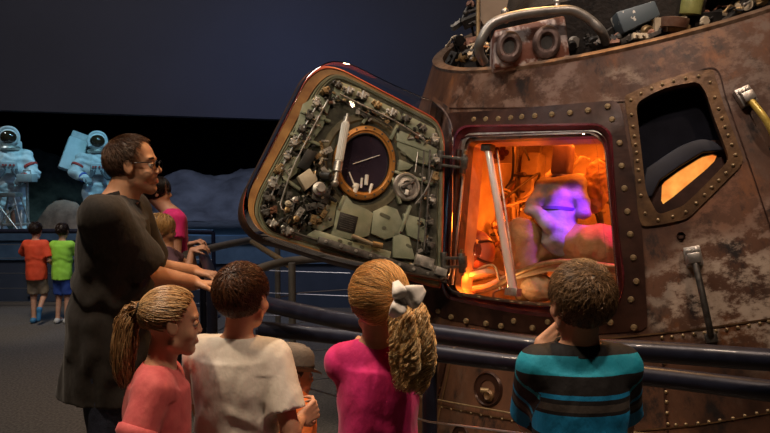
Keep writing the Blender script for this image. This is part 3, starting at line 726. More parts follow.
# clutter of pipes, valves and boxes round the deck
rg = np.random.default_rng(11)
GM = [M['darksteel'], M['blackbox'], M['steel'], mat('rusty_fitting', (.12, .05, .03), (.25, .12, .07), .5, .4, scale=30), M['brass'], M['cream']]
def junk(c, ax, s, kind, mt, name, parent):
    mb = MB(); u, v_, n_ = ax
    if kind == 0:
        mb.box(c, ax, (s, s * .6, s * .5)); mb.tube(c + n_ * s * .4 - u * s * .4, c + n_ * s * .9 - u * s * .4, s * .2); mb.tube(c + n_ * s * .4 + u * s * .3, c + n_ * s * .75 + u * s * .3, s * .28)
    elif kind == 1:
        mb.lathe(c, n_, [(s * .55, 0), (s * .6, s * .2), (s * .6, s * .5), (s * .35, s * .6), (s * .3, s), (.0001, s)], n=18); mb.box(c + u * s * .6, ax, (s * .3, s * .12, s * .15))
    elif kind == 2:
        mb.path(catmull([c - u * s * 1.3, c - u * s * .6 + n_ * s * .7, c + v_ * s * .4 + n_ * s * .8, c + u * s * 1.1 + n_ * s * .2], 5), s * .16, 8); mb.ball(c - u * s * 1.3, s * .26, 10); mb.ball(c + u * s * 1.1 + n_ * s * .2, s * .26, 10)
    else:
        mb.box(c, ax, (s * 1.1, s * .3, s * .25)); 
        for k in (-.7, 0, .7): mb.tube(c + u * s * k, c + u * s * k + n_ * s * .6, s * .17)
    return mb.build(name, mt, parent, smooth=35)
NMS = ['valve_block', 'pressure_valve', 'pipe_elbow', 'connector_bar']
deckp = []
for i in range(270):
    th_ = rg.uniform(math.pi * .0, math.pi * 2); 
    x = rg.uniform(452, 775); ymax = np.interp(x, [445, 500, 600, 700, 775], [64, 68, 50, 26, 4]); y = ymax - abs(rg.normal(0, 27)) - 3
    if 492 < x < 572 and y > 18: continue
    c = KP(x, ymax, 0) + ray(x, y) * 0; D_ = dep(c) + .08 + (ymax - y) * .012
    c = P(x, y, D_); rel = (c - RC) @ AX
    ax = np.linalg.qr(rg.normal(size=(3, 3)) * .35 + np.array([AU, AX, AV]).T)[0].T
    k = int(rg.integers(4)); s = rg.uniform(.018, .05) * (1 + (ymax - y) * .012)
    junk(c, ax, s, k, GM[int(rg.integers(6))] if rg.random() > .3 else GM[int(rg.integers(2))], NMS[k], capsule)
    # bracket down to the deck
    if rel > .02 and i % 2 == 0: MB().tube(c, c - AX * (rel + .1), .008, n=8).build('bracket_leg', GM[1], capsule)
# dark shroud filling the deck behind the gear
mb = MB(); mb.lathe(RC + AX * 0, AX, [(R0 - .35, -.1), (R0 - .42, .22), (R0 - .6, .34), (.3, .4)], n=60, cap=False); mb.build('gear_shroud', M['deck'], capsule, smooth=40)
# ------------------------------------------------------------------ the open hatch door
DN = nrm(V3(.34, -.90, .22))
DO = hit(450, 205) + DN * .0 + V3(0, -.08, 0)
def DR(px, py, off=0.0): return on_plane(px, py, DO + DN * off, DN)
def DAX(px, py):           # in-plane axes along the door's own sides
    u = nrm(DR(440, 285) - DR(262, 230)); v_ = np.cross(DN, u); return (u, v_, DN)
PAN = round_poly([(334, 76), (346, 79), (436, 124), (441, 142), (439, 200), (438, 284), (330, 251), (266, 232), (257, 212), (262, 194), (322, 86)], [6, 8, 8, 20, 30, 6, 20, 10, 8, 20, 14])
R1 = round_poly([(322, 65), (340, 68), (437, 119), (445, 138), (444, 200), (442, 290), (330, 258), (257, 236), (242, 216), (244, 194), (304, 76)], [8, 10, 8, 20, 30, 6, 20, 14, 12, 20, 14])
def loftpoly(secs, mt, name, parent, cap=True, **k):
    "secs: (outline, offset) along the door normal"
    ns = 150; base = secs[0][0]; rings = []
    for pl, off in secs:
        o_, _ = radial_match(pl, np.asarray(PAN), ns); rings.append([DR(x, y, off) for x, y in o_])
    return MB().loft(rings, cap=cap).build(name, mt, parent, **k)
def shrink(poly, s, c=(350, 175)): return np.array(c) + (np.asarray(poly) - np.array(c)) * s
# body (outer side of the door is thick and dark), with the red gasket round the inner face
def off3(poly, off, grow=0.0, n=150):
    o_, _ = radial_match(poly, PAN, n); q = np.array([DR(x, y, 0) for x, y in o_]); c = q.mean(0)
    return [c + (a - c) * (1 + grow) + DN * off for a in q]
door = MB().loft([off3(R1, -.17, -.06), off3(R1, -.15, .0), off3(R1, -.03, .015), off3(R1, -.015, 0.0), off3(R1, -.012, -.03)]).build('hatch_door', M['rim2'], capsule, smooth=50)
def offm(t, off, n=150):
    o_, _ = radial_match(R1, PAN, n); i_, _ = radial_match(PAN, PAN, n); q = o_ * (1 - t) + i_ * t; return [DR(x, y, off) for x, y in q]
MB().loft([offm(0, -.02), offm(.0, .004), offm(.06, .010), offm(.16, .010), offm(.2, 0)], cap=False).build('door_gasket', mat('red_gasket_edge', (.42, .045, .02), (.55, .09, .03), .4, scale=9), door, smooth=50)
MB().loft([offm(.18, -.01), offm(.22, .004), offm(.70, .006), offm(.74, -.006)], cap=False).build('amber_band', mat('amber_sealant', (.24, .10, .03), (.42, .22, .07), .4, .1, scale=9, bump=.1), door, smooth=50)
for t_ in (.80, .92, 1.04): MB().loft([offm(t_ - .05, -.012), offm(t_ - .03, .006), offm(t_ + .03, .006), offm(t_ + .05, -.012)], cap=False).build('seal_ridge', M['olive'], door, smooth=50)
MB().loft([off3(PAN, -.02, .03), off3(PAN, .008, .025), off3(PAN, .008, .01), off3(PAN, -.005, .0), off3(PAN, .0, -.012), off3(PAN, .004, -.02), off3(PAN, -.01, -.03)], cap=False).build('door_seal_groove', mat('grey_green_seal', (.16, .15, .09), (.26, .24, .15), .4, .3, scale=20), door, smooth=40)
MB().loft([off3(PAN, -.03, -.02), off3(PAN, -.002, -.02)]).build('door_panel', mat('panel_dark_olive', (.035, .034, .024), (.10, .095, .065), .5, .2, scale=22, bump=.2), door, smooth=30)
# raised green plate with machined pockets
ax = DAX(0, 0); U_, V_, _ = ax
def loc_ax(px, py): return DR(px, py, 0)
def plate(poly, off, th, mt, name, bevel=.003): return MB().prism([DR(x, y, off) for x, y in poly], DN * th).build(name, mt, door, bevel=bevel, smooth=30)
GP = [
    [(336, 82), (360, 90), (362, 98), (345, 102), (330, 100)], [(365, 96), (398, 112), (402, 122), (380, 118), (362, 108)], [(402, 114), (434, 130), (434, 142), (418, 136), (404, 126)],
    [(395, 130), (412, 137), (436, 150), (432, 168), (412, 162), (396, 148)], [(398, 160), (412, 166), (408, 170), (396, 172)],
    [(326, 200), (336, 203), (332, 226), (320, 232), (311, 228), (316, 215)], [(336, 208), (345, 196), (352, 204), (366, 210), (372, 214), (368, 236), (352, 241), (330, 236), (333, 226)],
    [(372, 212), (385, 206), (396, 210), (402, 224), (398, 236), (384, 240), (370, 234)], [(314, 230), (352, 242), (390, 252), (388, 262), (340, 248), (306, 236)],
    [(392, 232), (408, 238), (414, 260), (392, 258)], [(402, 214), (424, 220), (424, 244), (406, 236)], [(302, 105), (318, 96), (330, 104), (322, 128), (306, 150), (288, 152)],
    [(283, 160), (300, 156), (296, 174), (276, 190), (272, 184)],
]
for g_ in GP: plate(g_, -.004, .020, M['olive'], 'machined_plate')
# dark slots laid on the plates, painting the shade of pockets
def slot_(px, py, L_, W_, rot, mt=None, h=.005):
    c = DR(px, py, .016); a = math.cos(rot) * U_ + math.sin(rot) * V_; b = np.cross(DN, a); pts = []
    for sx in (1, -1):
        for t in np.linspace(-math.pi / 2, math.pi / 2, 7): pts.append(c + a * sx * (L_ - W_) + (a * math.cos(t) * sx + b * math.sin(t) * sx) * W_)
    MB().prism(pts, DN * h * .5).build('pocket_shade', mt or M['olived'], door, smooth=30)
for s_ in ((385, 216, .030, .009, -.1), (384, 228, .012, .008, .3), (326, 214, .030, .007, 1.2), (340, 241, .012, .007, 0), (350, 243.5, .012, .007, 0), (362, 247, .012, .007, 0), (403, 153, .018, .007, -.2), (420, 158, .016, .007, -.2),
           (409, 246, .018, .007, -.2), (346, 92, .018, .006, -.2), (384, 110, .022, .006, -.2), (418, 130, .018, .006, -.2), (310, 118, .022, .007, 1.3), (290, 168, .018, .006, 1.2), (374, 256, .02, .005, -.1)):
    slot_(*s_)
for a_, b_ in (((300, 112), (330, 122)), ((290, 134), (322, 146)), ((372, 110), (362, 124)), ((398, 124), (390, 140)), ((392, 178), (400, 204)), ((330, 170), (322, 200)), ((410, 206), (400, 232)), ((280, 176), (300, 190)), ((344, 196), (338, 210)), ((396, 140), (430, 152)), ((394, 172), (432, 184))):
    A1, B1 = DR(*a_, .01), DR(*b_, .01); d_ = nrm(B1 - A1); MB().box((A1 + B1) / 2, (d_, np.cross(DN, d_), DN), (np.linalg.norm(B1 - A1) / 2, .008, .012)).build('panel_rib', M['olive'], door, bevel=.003)
MB().lathe(DR(364, 163, 0), DN, [(.23, -.003), (.225, .007), (.20, .008), (.19, -.003)], n=60, cap=False, ell=1.15, up=nrm(DR(374, 127) - DR(354, 200))).build('window_boss', mat('boss_brown_olive', (.10, .085, .05), (.17, .15, .09), .5, .2, scale=20), door)
# dark data placard
pl = plate([(340, 212), (358, 217), (354, 234), (336, 229)], .014, .006, M['blackbox'], 'data_placard', .001)
mb = MB()
for k in range(7):
    t = k / 7; a = DR(341.3 - 3.6 * t, 214.2 + 14.5 * t, .0208); b = DR(356 - 3.6 * t, 218.6 + 14.3 * t, .0208); 
    mb.box((a + b) / 2, (nrm(b - a), np.cross(DN, nrm(b - a)), DN), (np.linalg.norm(b - a) * (.47 if k % 3 else .38), .0016, .0004))
mb.build('placard_lines', M['darksteel'], pl)
# big amber-ringed round window
wc = DR(364, 163, 0)
ru = np.linalg.norm(DR(364, 163) - DR(394, 166)) * 1.0; rv = np.linalg.norm(DR(364, 163) - DR(364, 201)) * 1.0
el = nrm(DR(374, 127) - DR(354, 200))
wr = MB().lathe(wc, DN, [(ru, -.002), (ru, .016), (ru * .97, .022), (ru * .87, .024), (ru * .84, .016), (ru * .80, .016), (ru * .79, -.02)], n=72, cap=False, ell=rv / ru * 1.0, up=el).build('window_ring', M['goldring'], door, smooth=40)
mb = MB()
sd = np.cross(el, DN)
for k in range(20):
    a = k * 2 * math.pi / 20; p = wc + (sd * math.cos(a) * ru + el * math.sin(a) * rv) * .925 + DN * .023; mb.lathe(p, DN, [(.0055, -.002), (.0055, .002), (.0001, .003)], n=8)
mb.build('ring_screws', M['darksteel'], wr)
MB().lathe(wc, DN, [(ru * .8, -.006), (ru * .8, .002), (.0001, .002)], n=60, ell=rv / ru, up=el).build('window_pane', mat('dark_window_glass', (.016, .010, .018), (.05, .034, .05), .12, scale=2, coat=1), wr)
MB().lathe(wc, DN, [(ru * .80, .014), (ru * .77, .016), (ru * .77, -.012), (ru * .8, -.014)], n=60, cap=False, ell=rv / ru, up=el).build('inner_gasket', M['blackbox'], wr)
mb = MB()     # the linkage seen in front of the pane
for a, b, r in (((349, 172), (356, 189), .004), ((353, 164), (380, 155), .002), ((366, 185), (367, 175), .010), ((357, 184), (354, 194), .014), ((361, 188), (362, 178), .006), ((372, 184), (369, 194), .008)):
    mb.tube(DR(*a, .008), DR(*b, .010), r, n=10)
mb.ball(DR(355, 187, .01), .014, 10); mb.ball(DR(349, 190, .006), .013, 10); mb.build('pane_linkage', M['white'], wr)
# ribbed counterbalance cylinder
a, b = DR(346, 122, .05), DR(338, 166, .05); d = nrm(b - a); L_ = np.linalg.norm(b - a)
mb = MB(); mb.tube(a, b, .017); 
for k in range(14):
    c = k * 2 * math.pi / 14; p_, q_ = perp(d); o_ = (p_ * math.cos(c) + q_ * math.sin(c)) * .018; mb.tube(a + o_ + d * .01, b + o_ - d * .03, .0035, n=6)
cyl = mb.build('counterbalance_cylinder', M['white'], door, smooth=35)
mb = MB(); mb.tube(a - d * .025, a + d * .012, .016); mb.tube(b - d * .02, b + d * .03, .023); mb.tube(b + d * .03, b + d * .085, .012); mb.ball(b + d * .09, .02, 12); mb.tube(a - d * .02, a - d * .045, .006); mb.build('end_fitting', M['steel'], cyl)
# round gearbox dial at right
gc = DR(406, 187, .01)
gd = MB().lathe(gc, DN, [(.072, -.01), (.074, .012), (.068, .02), (.060, .02), (.056, .010), (.045, .010), (.043, .022), (.030, .024), (.028, .014), (.016, .014), (.014, .034), (.0001, .036)], n=44).build('round_gearbox', M['steel'], door, smooth=35)
MB().box(gc + DN * .03 - V_ * .036, ax, (.009, .014, .005)).build('white_tab', M['white'], gd, bevel=.002)
mb = MB(); mb.box(gc + DN * .03 + V_ * .01, (nrm(U_ + V_), nrm(V_ - U_), DN), (.045, .008, .006)); mb.build('crank_arm', M['darksteel'], gd, bevel=.002)
mb = MB(); mb.path(catmull([gc + U_ * .1 + V_ * .11 + DN * .06, gc + U_ * .085 + V_ * .0 + DN * .075, gc + U_ * .05 - V_ * .09 + DN * .06], 8), .005, 8); mb.build('gearbox_cable', M['darksteel'], gd)
# latches all round with their links: one kind, repeated with small turns
def latch(p, ang, s, k):
    a = math.cos(ang) * U_ + math.sin(ang) * V_; b = np.cross(DN, a); A3 = (a, b, DN)
    e = MB(); e.box(p + DN * .014, A3, (.030 * s, .014 * s, .014)); e.box(p + DN * .034 + a * .008 * s, A3, (.012 * s, .017 * s, .008))
    e.tube(p + b * .024 * s + DN * .03, p - b * .024 * s + DN * .03, .008 * s, n=12); e.tube(p + a * .02 * s + DN * .02, p + a * .02 * s + DN * .055, .009 * s, n=12)
    e.tube(p - a * .022 * s + DN * .02, p - a * .022 * s + DN * .042, .006 * s, n=10)
    o = e.build('latch', GM[(0, 2, 2, 4, 2, 0)[k % 6]], door, bevel=.0015, seg=1, smooth=35); return o
LP = [(336, 86), (347, 92), (361, 97), (375, 106), (390, 114), (404, 120), (420, 129), (433, 140), (434, 160), (433, 178), (430, 200), (427, 222), (428, 244), (430, 268), (414, 266), (324, 92), (315, 104), (308, 117), (301, 130), (293, 143), (286, 157), (278, 170), (271, 184), (266, 198), (264, 212), (271, 224), (286, 232)]
for k, (x, y) in enumerate(LP):
    nx_ = LP[(k + 1) % len(LP)] if k not in (14,) else LP[13]
    d_ = DR(*nx_) - DR(x, y) if k < len(LP) - 1 else U_
    latch(DR(x, y, .0), math.atan2(d_ @ V_, d_ @ U_) + (k % 3 - 1) * .25, .85 + .2 * ((k * 7) % 5) / 5, k)
def rod(pts, r, mt, name='link_rod', off=.03): return MB().path(catmull([DR(x, y, off) for x, y in pts], 5), r, 8).build(name, mt, door)
for t_ in (([(340, 94), (360, 104), (395, 121), (425, 140)], .0045), ([(338, 98), (356, 108), (390, 126)], .003), ([(320, 100), (304, 128), (284, 164), (270, 200)], .0045), ([(328, 100), (312, 130), (292, 170), (280, 205)], .004),
           ([(430, 150), (428, 200), (424, 250)], .005), ([(424, 150), (421, 200), (417, 252)], .0035), ([(418, 152), (415, 172)], .003), ([(280, 228), (330, 244), (400, 264)], .005), ([(300, 196), (290, 214), (284, 232)], .003), ([(325, 180), (318, 200), (300, 225)], .004)):
    rod(t_[0], t_[1], GM[(2, 0)[len(t_[0]) % 2]])
# dense mechanism cluster left of the window
for i in range(120):
    x = rg.uniform(270, 332); y = rg.uniform(140, 226)
    if x < 262 + (225 - y) * .62 + 8 or x > 338 - (y - 140) * .1: continue
    k = int(rg.integers(4)); s = rg.uniform(.014, .027)
    t = rg.uniform(0, 3.1); a_ = math.cos(t) * U_ + math.sin(t) * V_
    junk(DR(x, y, rg.uniform(.01, .045)), (a_, np.cross(DN, a_), DN), s, k, GM[(0, 2, 5, 0, 1, 4)[int(rg.integers(6))]], ('lock_block', 'lock_valve', 'lock_hose', 'lock_bar')[k], door)
for i in range(190):
    e_ = LP[int(rg.integers(len(LP)))]; x, y = e_[0] + rg.normal(0, 4) + (7 if e_[0] < 330 else -5), e_[1] + rg.normal(0, 4) + (7 if e_[1] < 140 else 0)
    k = int(rg.integers(4)); t = rg.uniform(0, 3.1); a_ = math.cos(t) * U_ + math.sin(t) * V_
    junk(DR(x, y, .02), (a_, np.cross(DN, a_), DN), rg.uniform(.006, .017), k, GM[(0, 2, 3, 2, 4, 1)[int(rg.integers(6))]], ('lock_block', 'lock_valve', 'lock_hose', 'lock_bar')[k], door)
plate([(306, 150), (316, 154), (306, 172), (296, 168)], .03, .03, M['blackbox'], 'black_box')
plate([(296, 178), (308, 170), (316, 182), (304, 192)], .03, .04, M['cream'], 'gearbox_housing', .005)
plate([(312, 186), (330, 190), (326, 206), (310, 200)], .02, .03, M['darksteel'], 'gearbox_housing', .005)
mb = MB().lathe(DR(318, 190, .04), DN, [(.034, 0), (.034, .03), (.02, .035), (.02, .06), (.0001, .06)], n=24).build('drive_knob', M['steel'], door)
mb = MB().lathe(DR(322, 176, .03), nrm(DN + U_), [(.022, 0), (.022, .05), (.012, .055), (.0001, .056)], n=20).build('drive_knob', M['blackbox'], door)
MB().tube(DR(352, 236, .035), DR(372, 244, .035), .011).build('gas_bottle', mat('tan_tube', (.3, .24, .16), rough=.4, metal=.3), door)
MB().tube(DR(372, 244, .035), DR(382, 246, .035), .016).build('gas_bottle_cap', M['brass'], door)
# hinge beam along the lower edge
mb = MB(); pa, pb = DR(318, 240, .045), DR(446, 280, .03); d_ = nrm(pb - pa); mb.box((pa + pb) / 2, (d_, np.cross(DN, d_), DN), (np.linalg.norm(pb - pa) / 2, .018, .014))
hb_ = mb.build('hinge_beam', M['darksteel'], door, bevel=.004)
mb = MB()
for t in np.linspace(.05, .95, 9): 
    c = pa + (pb - pa) * t + DN * .016; mb.lathe(c, DN, [(.008, 0), (.008, .006), (.0001, .007)], n=10)
mb.build('beam_bolts', M['steel'], hb_)
mb = MB(); mb.box(DR(424, 262, .04), ax, (.05, .028, .012)); mb.box(DR(440, 272, .05), ax, (.03, .02, .02)); mb.build('hinge_plate', M['steel'], door, bevel=.003)
# hinges joining door and hull
for (x0, y0, x1, y1) in ((440, 160, 464, 163), (444, 262, 462, 262)):
    a = DR(x0, y0, .02); b = hit(x1, y1, .05); d = nrm(b - a); w_ = nrm(np.cross(d, V3(0, 0, 1))); h = np.cross(w_, d); L_ = np.linalg.norm(b - a)
    mb = MB(); mb.box((a + b) / 2 + h * .02, (d, w_, h), (L_ / 2 + .005, .014, .008)); mb.box((a + b) / 2 - h * .025, (d, w_, h), (L_ / 2 + .005, .014, .007))
    mb.tube(a - h * .05, a + h * .05, .018); mb.tube(b - h * .055, b + h * .045, .018); mb.box(b + d * .005, (d, w_, h), (.018, .018, .03))
    hg = mb.build('hinge', M['darksteel'], capsule, bevel=.002, smooth=35)
    MB().tube(b - h * .07, b + h * .065, .009).build('hinge_pin', M['brass'], hg)
# dark actuator strut between them
a, b = hit(459, 150, .03), hit(449, 285, .04); MB().tube(a, b, .017).build('hinge_tube', M['framed'], capsule)
a, b = hit(466, 150, .02), hit(452, 285, .02); MB().tube(a, b, .008).build('hinge_tube', M['steel'], capsule)
# moulded clear covers
AC = round_poly([(326, 63), (345, 66), (398, 92), (438, 108), (449, 128), (449, 200), (446, 286), (330, 261), (258, 239), (241, 218), (243, 193), (303, 75)], [8, 10, 30, 14, 14, 30, 8, 20, 14, 12, 20, 14])
MB().loft([off3(AC, .0, -.01), off3(AC, .07, -.02), off3(AC, .085, -.03), off3(AC, .092, -.05)]).build('acrylic_cover', M['acrylic'], door, smooth=60)
cv = round_poly([(463, 136), (599, 131), (608, 142), (615, 225), (621, 290), (613, 308), (549, 309), (507, 304), (455, 296), (449, 286), (456, 200)], [10, 8, 6, 40, 10, 8, 20, 30, 8, 8, 20])
cn_ = cnorm(hit(535, 215)); HO = hit(535, 215)
o_, _ = radial_match(cv, HOPEN, 100); rr0 = [hit(x, y, .014) for x, y in o_]; cc_ = sum(rr0) / 100
rings = [rr0] + [[cc_ + (q - cc_) * (1 - s) + nn for q, nn in zip(rr0, [cn_ * h] * 100)] for s, h in ((.02, .05), (.06, .07))]
MB().loft(rings, cap=False).build('acrylic_cover', M['acrylic'], capsule, smooth=60)
MB().prism(rings[-1], cn_ * .004).build('acrylic_cover', M['acrylic'], capsule, smooth=60)

# ------------------------------------------------------------------ inside the cabin
HU = nrm(np.cross(V3(0, 0, 1), cn_)); HU = HU if HU[0] > 0 else -HU
HV = np.cross(cn_, HU); HV = HV if HV[2] > 0 else -HV
def I(px, py, d): return on_plane(px, py, HO - cn_ * d, cn_)
HAX = (HU, HV, cn_)
tun = [hit(x, y, -.028) for x, y in HOPEN]
MB().loft([tun, [q - cn_ * .16 for q in tun]], cap=False).build('hatch_tunnel', mat('tunnel_paint', (.35, .2, .12), (.5, .32, .2), .5, .2, scale=12), capsule, smooth=60)
M['liner'] = mat('padded_cream_liner', (.42, .32, .2), (.62, .52, .36), .6, scale=5, bump=1, bscale=12)
room = lambda x, y, d: HO + HU * x + HV * y - cn_ * d
X0, X1, Y0, Y1, Dn, Df = -.66, .46, -.62, .66, .20, .98
mb = MB(); c8 = [room(x, y, d) for d in (Dn, Df) for x, y in ((X0, Y0), (X1, Y0), (X1, Y1), (X0, Y1))]
mb.v = [tuple(q) for q in c8]; mb.f = [(4, 5, 6, 7), (0, 1, 5, 4), (1, 2, 6, 5), (2, 3, 7, 6), (3, 0, 4, 7)]
mb.build('cabin_wall', M['liner'], capsule, smooth=0)
# ribs and stowage boxes on the back wall
for i in range(6):
    x = X0 + .12 + i * .215
    MB().box(room(x, .02, Df - .012), HAX, (.006, .62, .012)).build('wall_rib', M['cream'], capsule, bevel=.003)
for (x0, x1, y0, y1, d) in ((-.46, -.28, -.05, .12, .12), (.28, .45, .08, .36, .16), (-.62, -.5, .2, .5, .1), (.05, .2, .3, .5, .08), (-.2, .02, -.5, -.2, .2), (.24, .45, -.3, 0, .18)):
    mb = MB(); mb.box(room((x0 + x1) / 2, (y0 + y1) / 2, Df - d / 2), HAX, ((x1 - x0) / 2, (y1 - y0) / 2, d / 2)); e = mb.build('stowage_locker', M['cream'], capsule, bevel=.012)
    MB().box(room((x0 + x1) / 2, (y0 + y1) / 2, Df - d - .004), HAX, ((x1 - x0) / 2 - .02, .006, .006)).build('locker_strap', M['darksteel'], e)
# crew couch
cp = I(500, 292, .45)
couch = empty('crew_couch', cp, 'orange-lit metal-framed crew couch at the bottom of the open hatch', 'couch')
for d in (.22, .62):
    MB().path(catmull([I(450, 296, d), I(490, 288, d), I(520, 272, d), I(560, 262, d), I(620, 268, d)], 6), .016, 10).build('frame_tube', M['brass'], couch)
MB().loft([[I(x, y, .24), I(x, y, .60), I(x, y, .60) - HV * .05, I(x, y, .24) - HV * .05] for x, y in ((448, 290), (485, 284), (515, 270), (550, 262), (600, 264), (640, 270))]).build('seat_pad', mat('beige_couch_fabric', (.42, .33, .22), (.55, .45, .3), .8, scale=12, bump=.5), couch, smooth=50, bevel=.01)
MB().box(I(478, 276, .30), (nrm(HU + HV * .3), nrm(HV - HU * .3), cn_), (.11, .012, .09)).build('foot_plate', M['cream'], couch, bevel=.004)
MB().path(catmull([I(462, 288, .22), I(474, 272, .22), I(494, 266, .25), I(500, 290, .22)], 6), .008, 8).build('foot_restraint', M['brass'], couch)
# bright inclined strut just inside the opening
stt = empty('support_strut', I(514, 292, .10), 'shiny white tubular strut slanting down the left side of the open hatch', 'strut')
MB().tube(I(488, 148, .10), I(513, 291, .10), .019, .022, n=20).build('tube', mat('glossy_white_tube', (.7, .66, .62), rough=.15, coat=1), stt)
MB().tube(I(497, 150, .13), I(517, 293, .12), .006, n=12).build('thin_rod', M['steel'], stt)
mb = MB(); mb.box(I(513, 292, .10), HAX, (.035, .02, .025)); mb.build('foot', M['steel'], stt, bevel=.004)
mb = MB(); mb.box(I(488, 148, .10), HAX, (.03, .018, .025)); mb.build('head_clevis', M['darksteel'], stt, bevel=.004)
light('POINT', 'cabin_lamp_front', room(-.22, -.10, .24), None, 1.2, (1, .2, .015), .05)
# crew mannequin in a spacesuit lying across the couch
M['suit'] = mat('white_suit_fabric', (.20, .18, .17), (.36, .33, .31), .8, scale=9, bump=.5, bscale=40)
sm_ = empty('spacesuit_mannequin', I(556, 262, .5), 'white spacesuited mannequin lit purple and orange inside the capsule cabin', 'mannequin')
def suitf(p):
    d = cap_(p, I(561, 190, .42), I(560, 238, .37), .075, .095)
    d = smin(d, cap_(p, I(546, 186, .42), I(577, 183, .44), .052, .050), .04)
    d = smin(d, cap_(p, I(545, 187, .40), I(533, 208, .34), .045, .042), .025)
    d = smin(d, cap_(p, I(533, 208, .34), I(549, 226, .27), .042, .034), .02)
    d = smin(d, cap_(p, I(578, 185, .42), I(584, 212, .38), .042, .038), .025)
    q = (p - HO) @ np.array(HAX).T
    return d + .003 * wob(p, 18, 3, 3) + .0035 * np.sin(q[:, 1] * 75 + 1.2 * wob(p, 6, 9, 2))
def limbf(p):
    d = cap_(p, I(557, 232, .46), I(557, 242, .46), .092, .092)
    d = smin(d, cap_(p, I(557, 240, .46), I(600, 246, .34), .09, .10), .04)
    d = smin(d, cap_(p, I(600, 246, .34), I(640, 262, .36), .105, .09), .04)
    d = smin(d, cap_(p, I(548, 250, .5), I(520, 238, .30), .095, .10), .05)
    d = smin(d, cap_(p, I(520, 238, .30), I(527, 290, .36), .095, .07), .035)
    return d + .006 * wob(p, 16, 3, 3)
allp = np.array([I(x, y, d) for x in (500, 660) for y in (150, 305) for d in (.15, .68)])
sdf_obj('suit_limbs', limbf, allp.min(0) - .05, allp.max(0) + .05, .009, mat('orange_lit_suit_fabric', (.24, .11, .04), (.40, .22, .09), .8, scale=9, bump=.5, bscale=40), sm_)  # white suit limbs with the cabin's orange light put into their colour
sdf_obj('suit_torso', suitf, allp.min(0) - .05, allp.max(0) + .05, .009, M['suit'], sm_)
hc = I(563, 158, .44)
MB().box(hc - HV * .01, HAX, (.055, .085, .035)).build('headrest', mat('helmet_shell', (.16, .10, .12), (.3, .2, .24), .3, scale=8), sm_, bevel=.02, seg=3, smooth=60)
MB().lathe(I(562, 178, .43), HV, [(.052, -.012), (.058, 0), (.052, .014), (.04, .014)], n=32).build('neck_ring', mat('blue_anodised_ring', (.1, .1, .4), rough=.3, metal=.6), sm_)
for i, y in enumerate((210, 228)):
    MB().lathe(I(559.5, y, .40), nrm(HV), [(.085, -.010), (.101, -.008), (.101, .008), (.085, .010)], n=36).build('waist_strap', mat('strap_webbing', (.1, .05, .2), rough=.7), sm_)
# second helmet, left
hm = empty('stowed_helmet', I(474, 258, .34), 'round reddish helmet glowing orange at the left of the hatch opening', 'helmet')
hc = I(474, 251, .34)
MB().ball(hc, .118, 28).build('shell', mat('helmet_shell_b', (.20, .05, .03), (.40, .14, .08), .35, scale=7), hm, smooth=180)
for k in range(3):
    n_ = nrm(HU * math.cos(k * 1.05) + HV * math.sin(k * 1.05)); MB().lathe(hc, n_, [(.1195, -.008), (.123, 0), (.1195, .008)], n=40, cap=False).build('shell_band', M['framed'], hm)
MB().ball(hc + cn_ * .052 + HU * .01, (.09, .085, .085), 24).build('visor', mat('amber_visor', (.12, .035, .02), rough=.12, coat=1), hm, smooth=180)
MB().lathe(hc - HV * .12, HV, [(.1, -.03), (.105, 0), (.09, .02), (.05, .02)], n=32).build('neck_ring', M['steel'], hm)
# orange-lit cloth bags
for i, (x, y, d, r, lab) in enumerate(((538, 288, .30, (.10, .075, .07), 'small rumpled cloth bag low in the open hatch'), (596, 186, .55, (.085, .15, .05), 'crinkled foil-like bundle high at the right inside the hatch'))):
    c = I(x, y, d); o, v_ = sdf_obj('stowage_bag', lambda p: ell_(p, c, r, np.array(HAX).T) + .010 * np.abs(wob(p, 22, 5 + i, 3)), c - .2, c + .2, .007, mat('bag_cloth_%d' % i, (.30, .18, .09), (.45, .28, .14), .5, scale=15, bump=.6), None)
    tag(o, lab, 'bag')
# wall harness hoses, cables
rr_ = np.random.default_rng(4)
for i in range(26):
    x, y = rr_.uniform(458, 606), rr_.uniform(150, 240); 
    q = [I(x, y, .8), I(x + rr_.normal(0, 12), y + rr_.normal(0, 14), rr_.uniform(.55, .8)), I(x + rr_.normal(0, 22), y + rr_.normal(0, 22), .85), I(x + rr_.normal(0, 30), y + 30, .9)]
    q = [HO + HU * np.clip((a - HO) @ HU, X0 + .05, X1 - .05) + HV * np.clip((a - HO) @ HV, Y0 + .05, Y1 - .05) - cn_ * np.clip(-(a - HO) @ cn_, .3, Df - .03) for a in q]
    MB().path(catmull(q, 8), rr_.uniform(.005, .014), 8).build('cabin_hose', GM[(0, 5, 3, 5, 0, 1)[i % 6]], capsule)
for i in range(44):
    x, y = rr_.uniform(-.6, .42), rr_.uniform(-.5, .55); k = int(rr_.integers(4)); t = rr_.uniform(0, 3)
    junk(room(x, y, Df - rr_.uniform(.05, .3) * (1 if abs(x) > .2 else .5)), (HU * math.cos(t) + HV * math.sin(t), HV * math.cos(t) - HU * math.sin(t), cn_), rr_.uniform(.025, .05), k, GM[(0, 5, 3, 5, 2, 4)[i % 6]], ('cabin_module', 'cabin_valve', 'cabin_pipe', 'switch_bar')[k], capsule)
MB().path(catmull([I(513, 140, .3), I(513.5, 160, .3), I(512, 178, .32), I(506, 188, .35)], 6), .007, 8).build('hanging_cable', M['blackbox'], capsule)
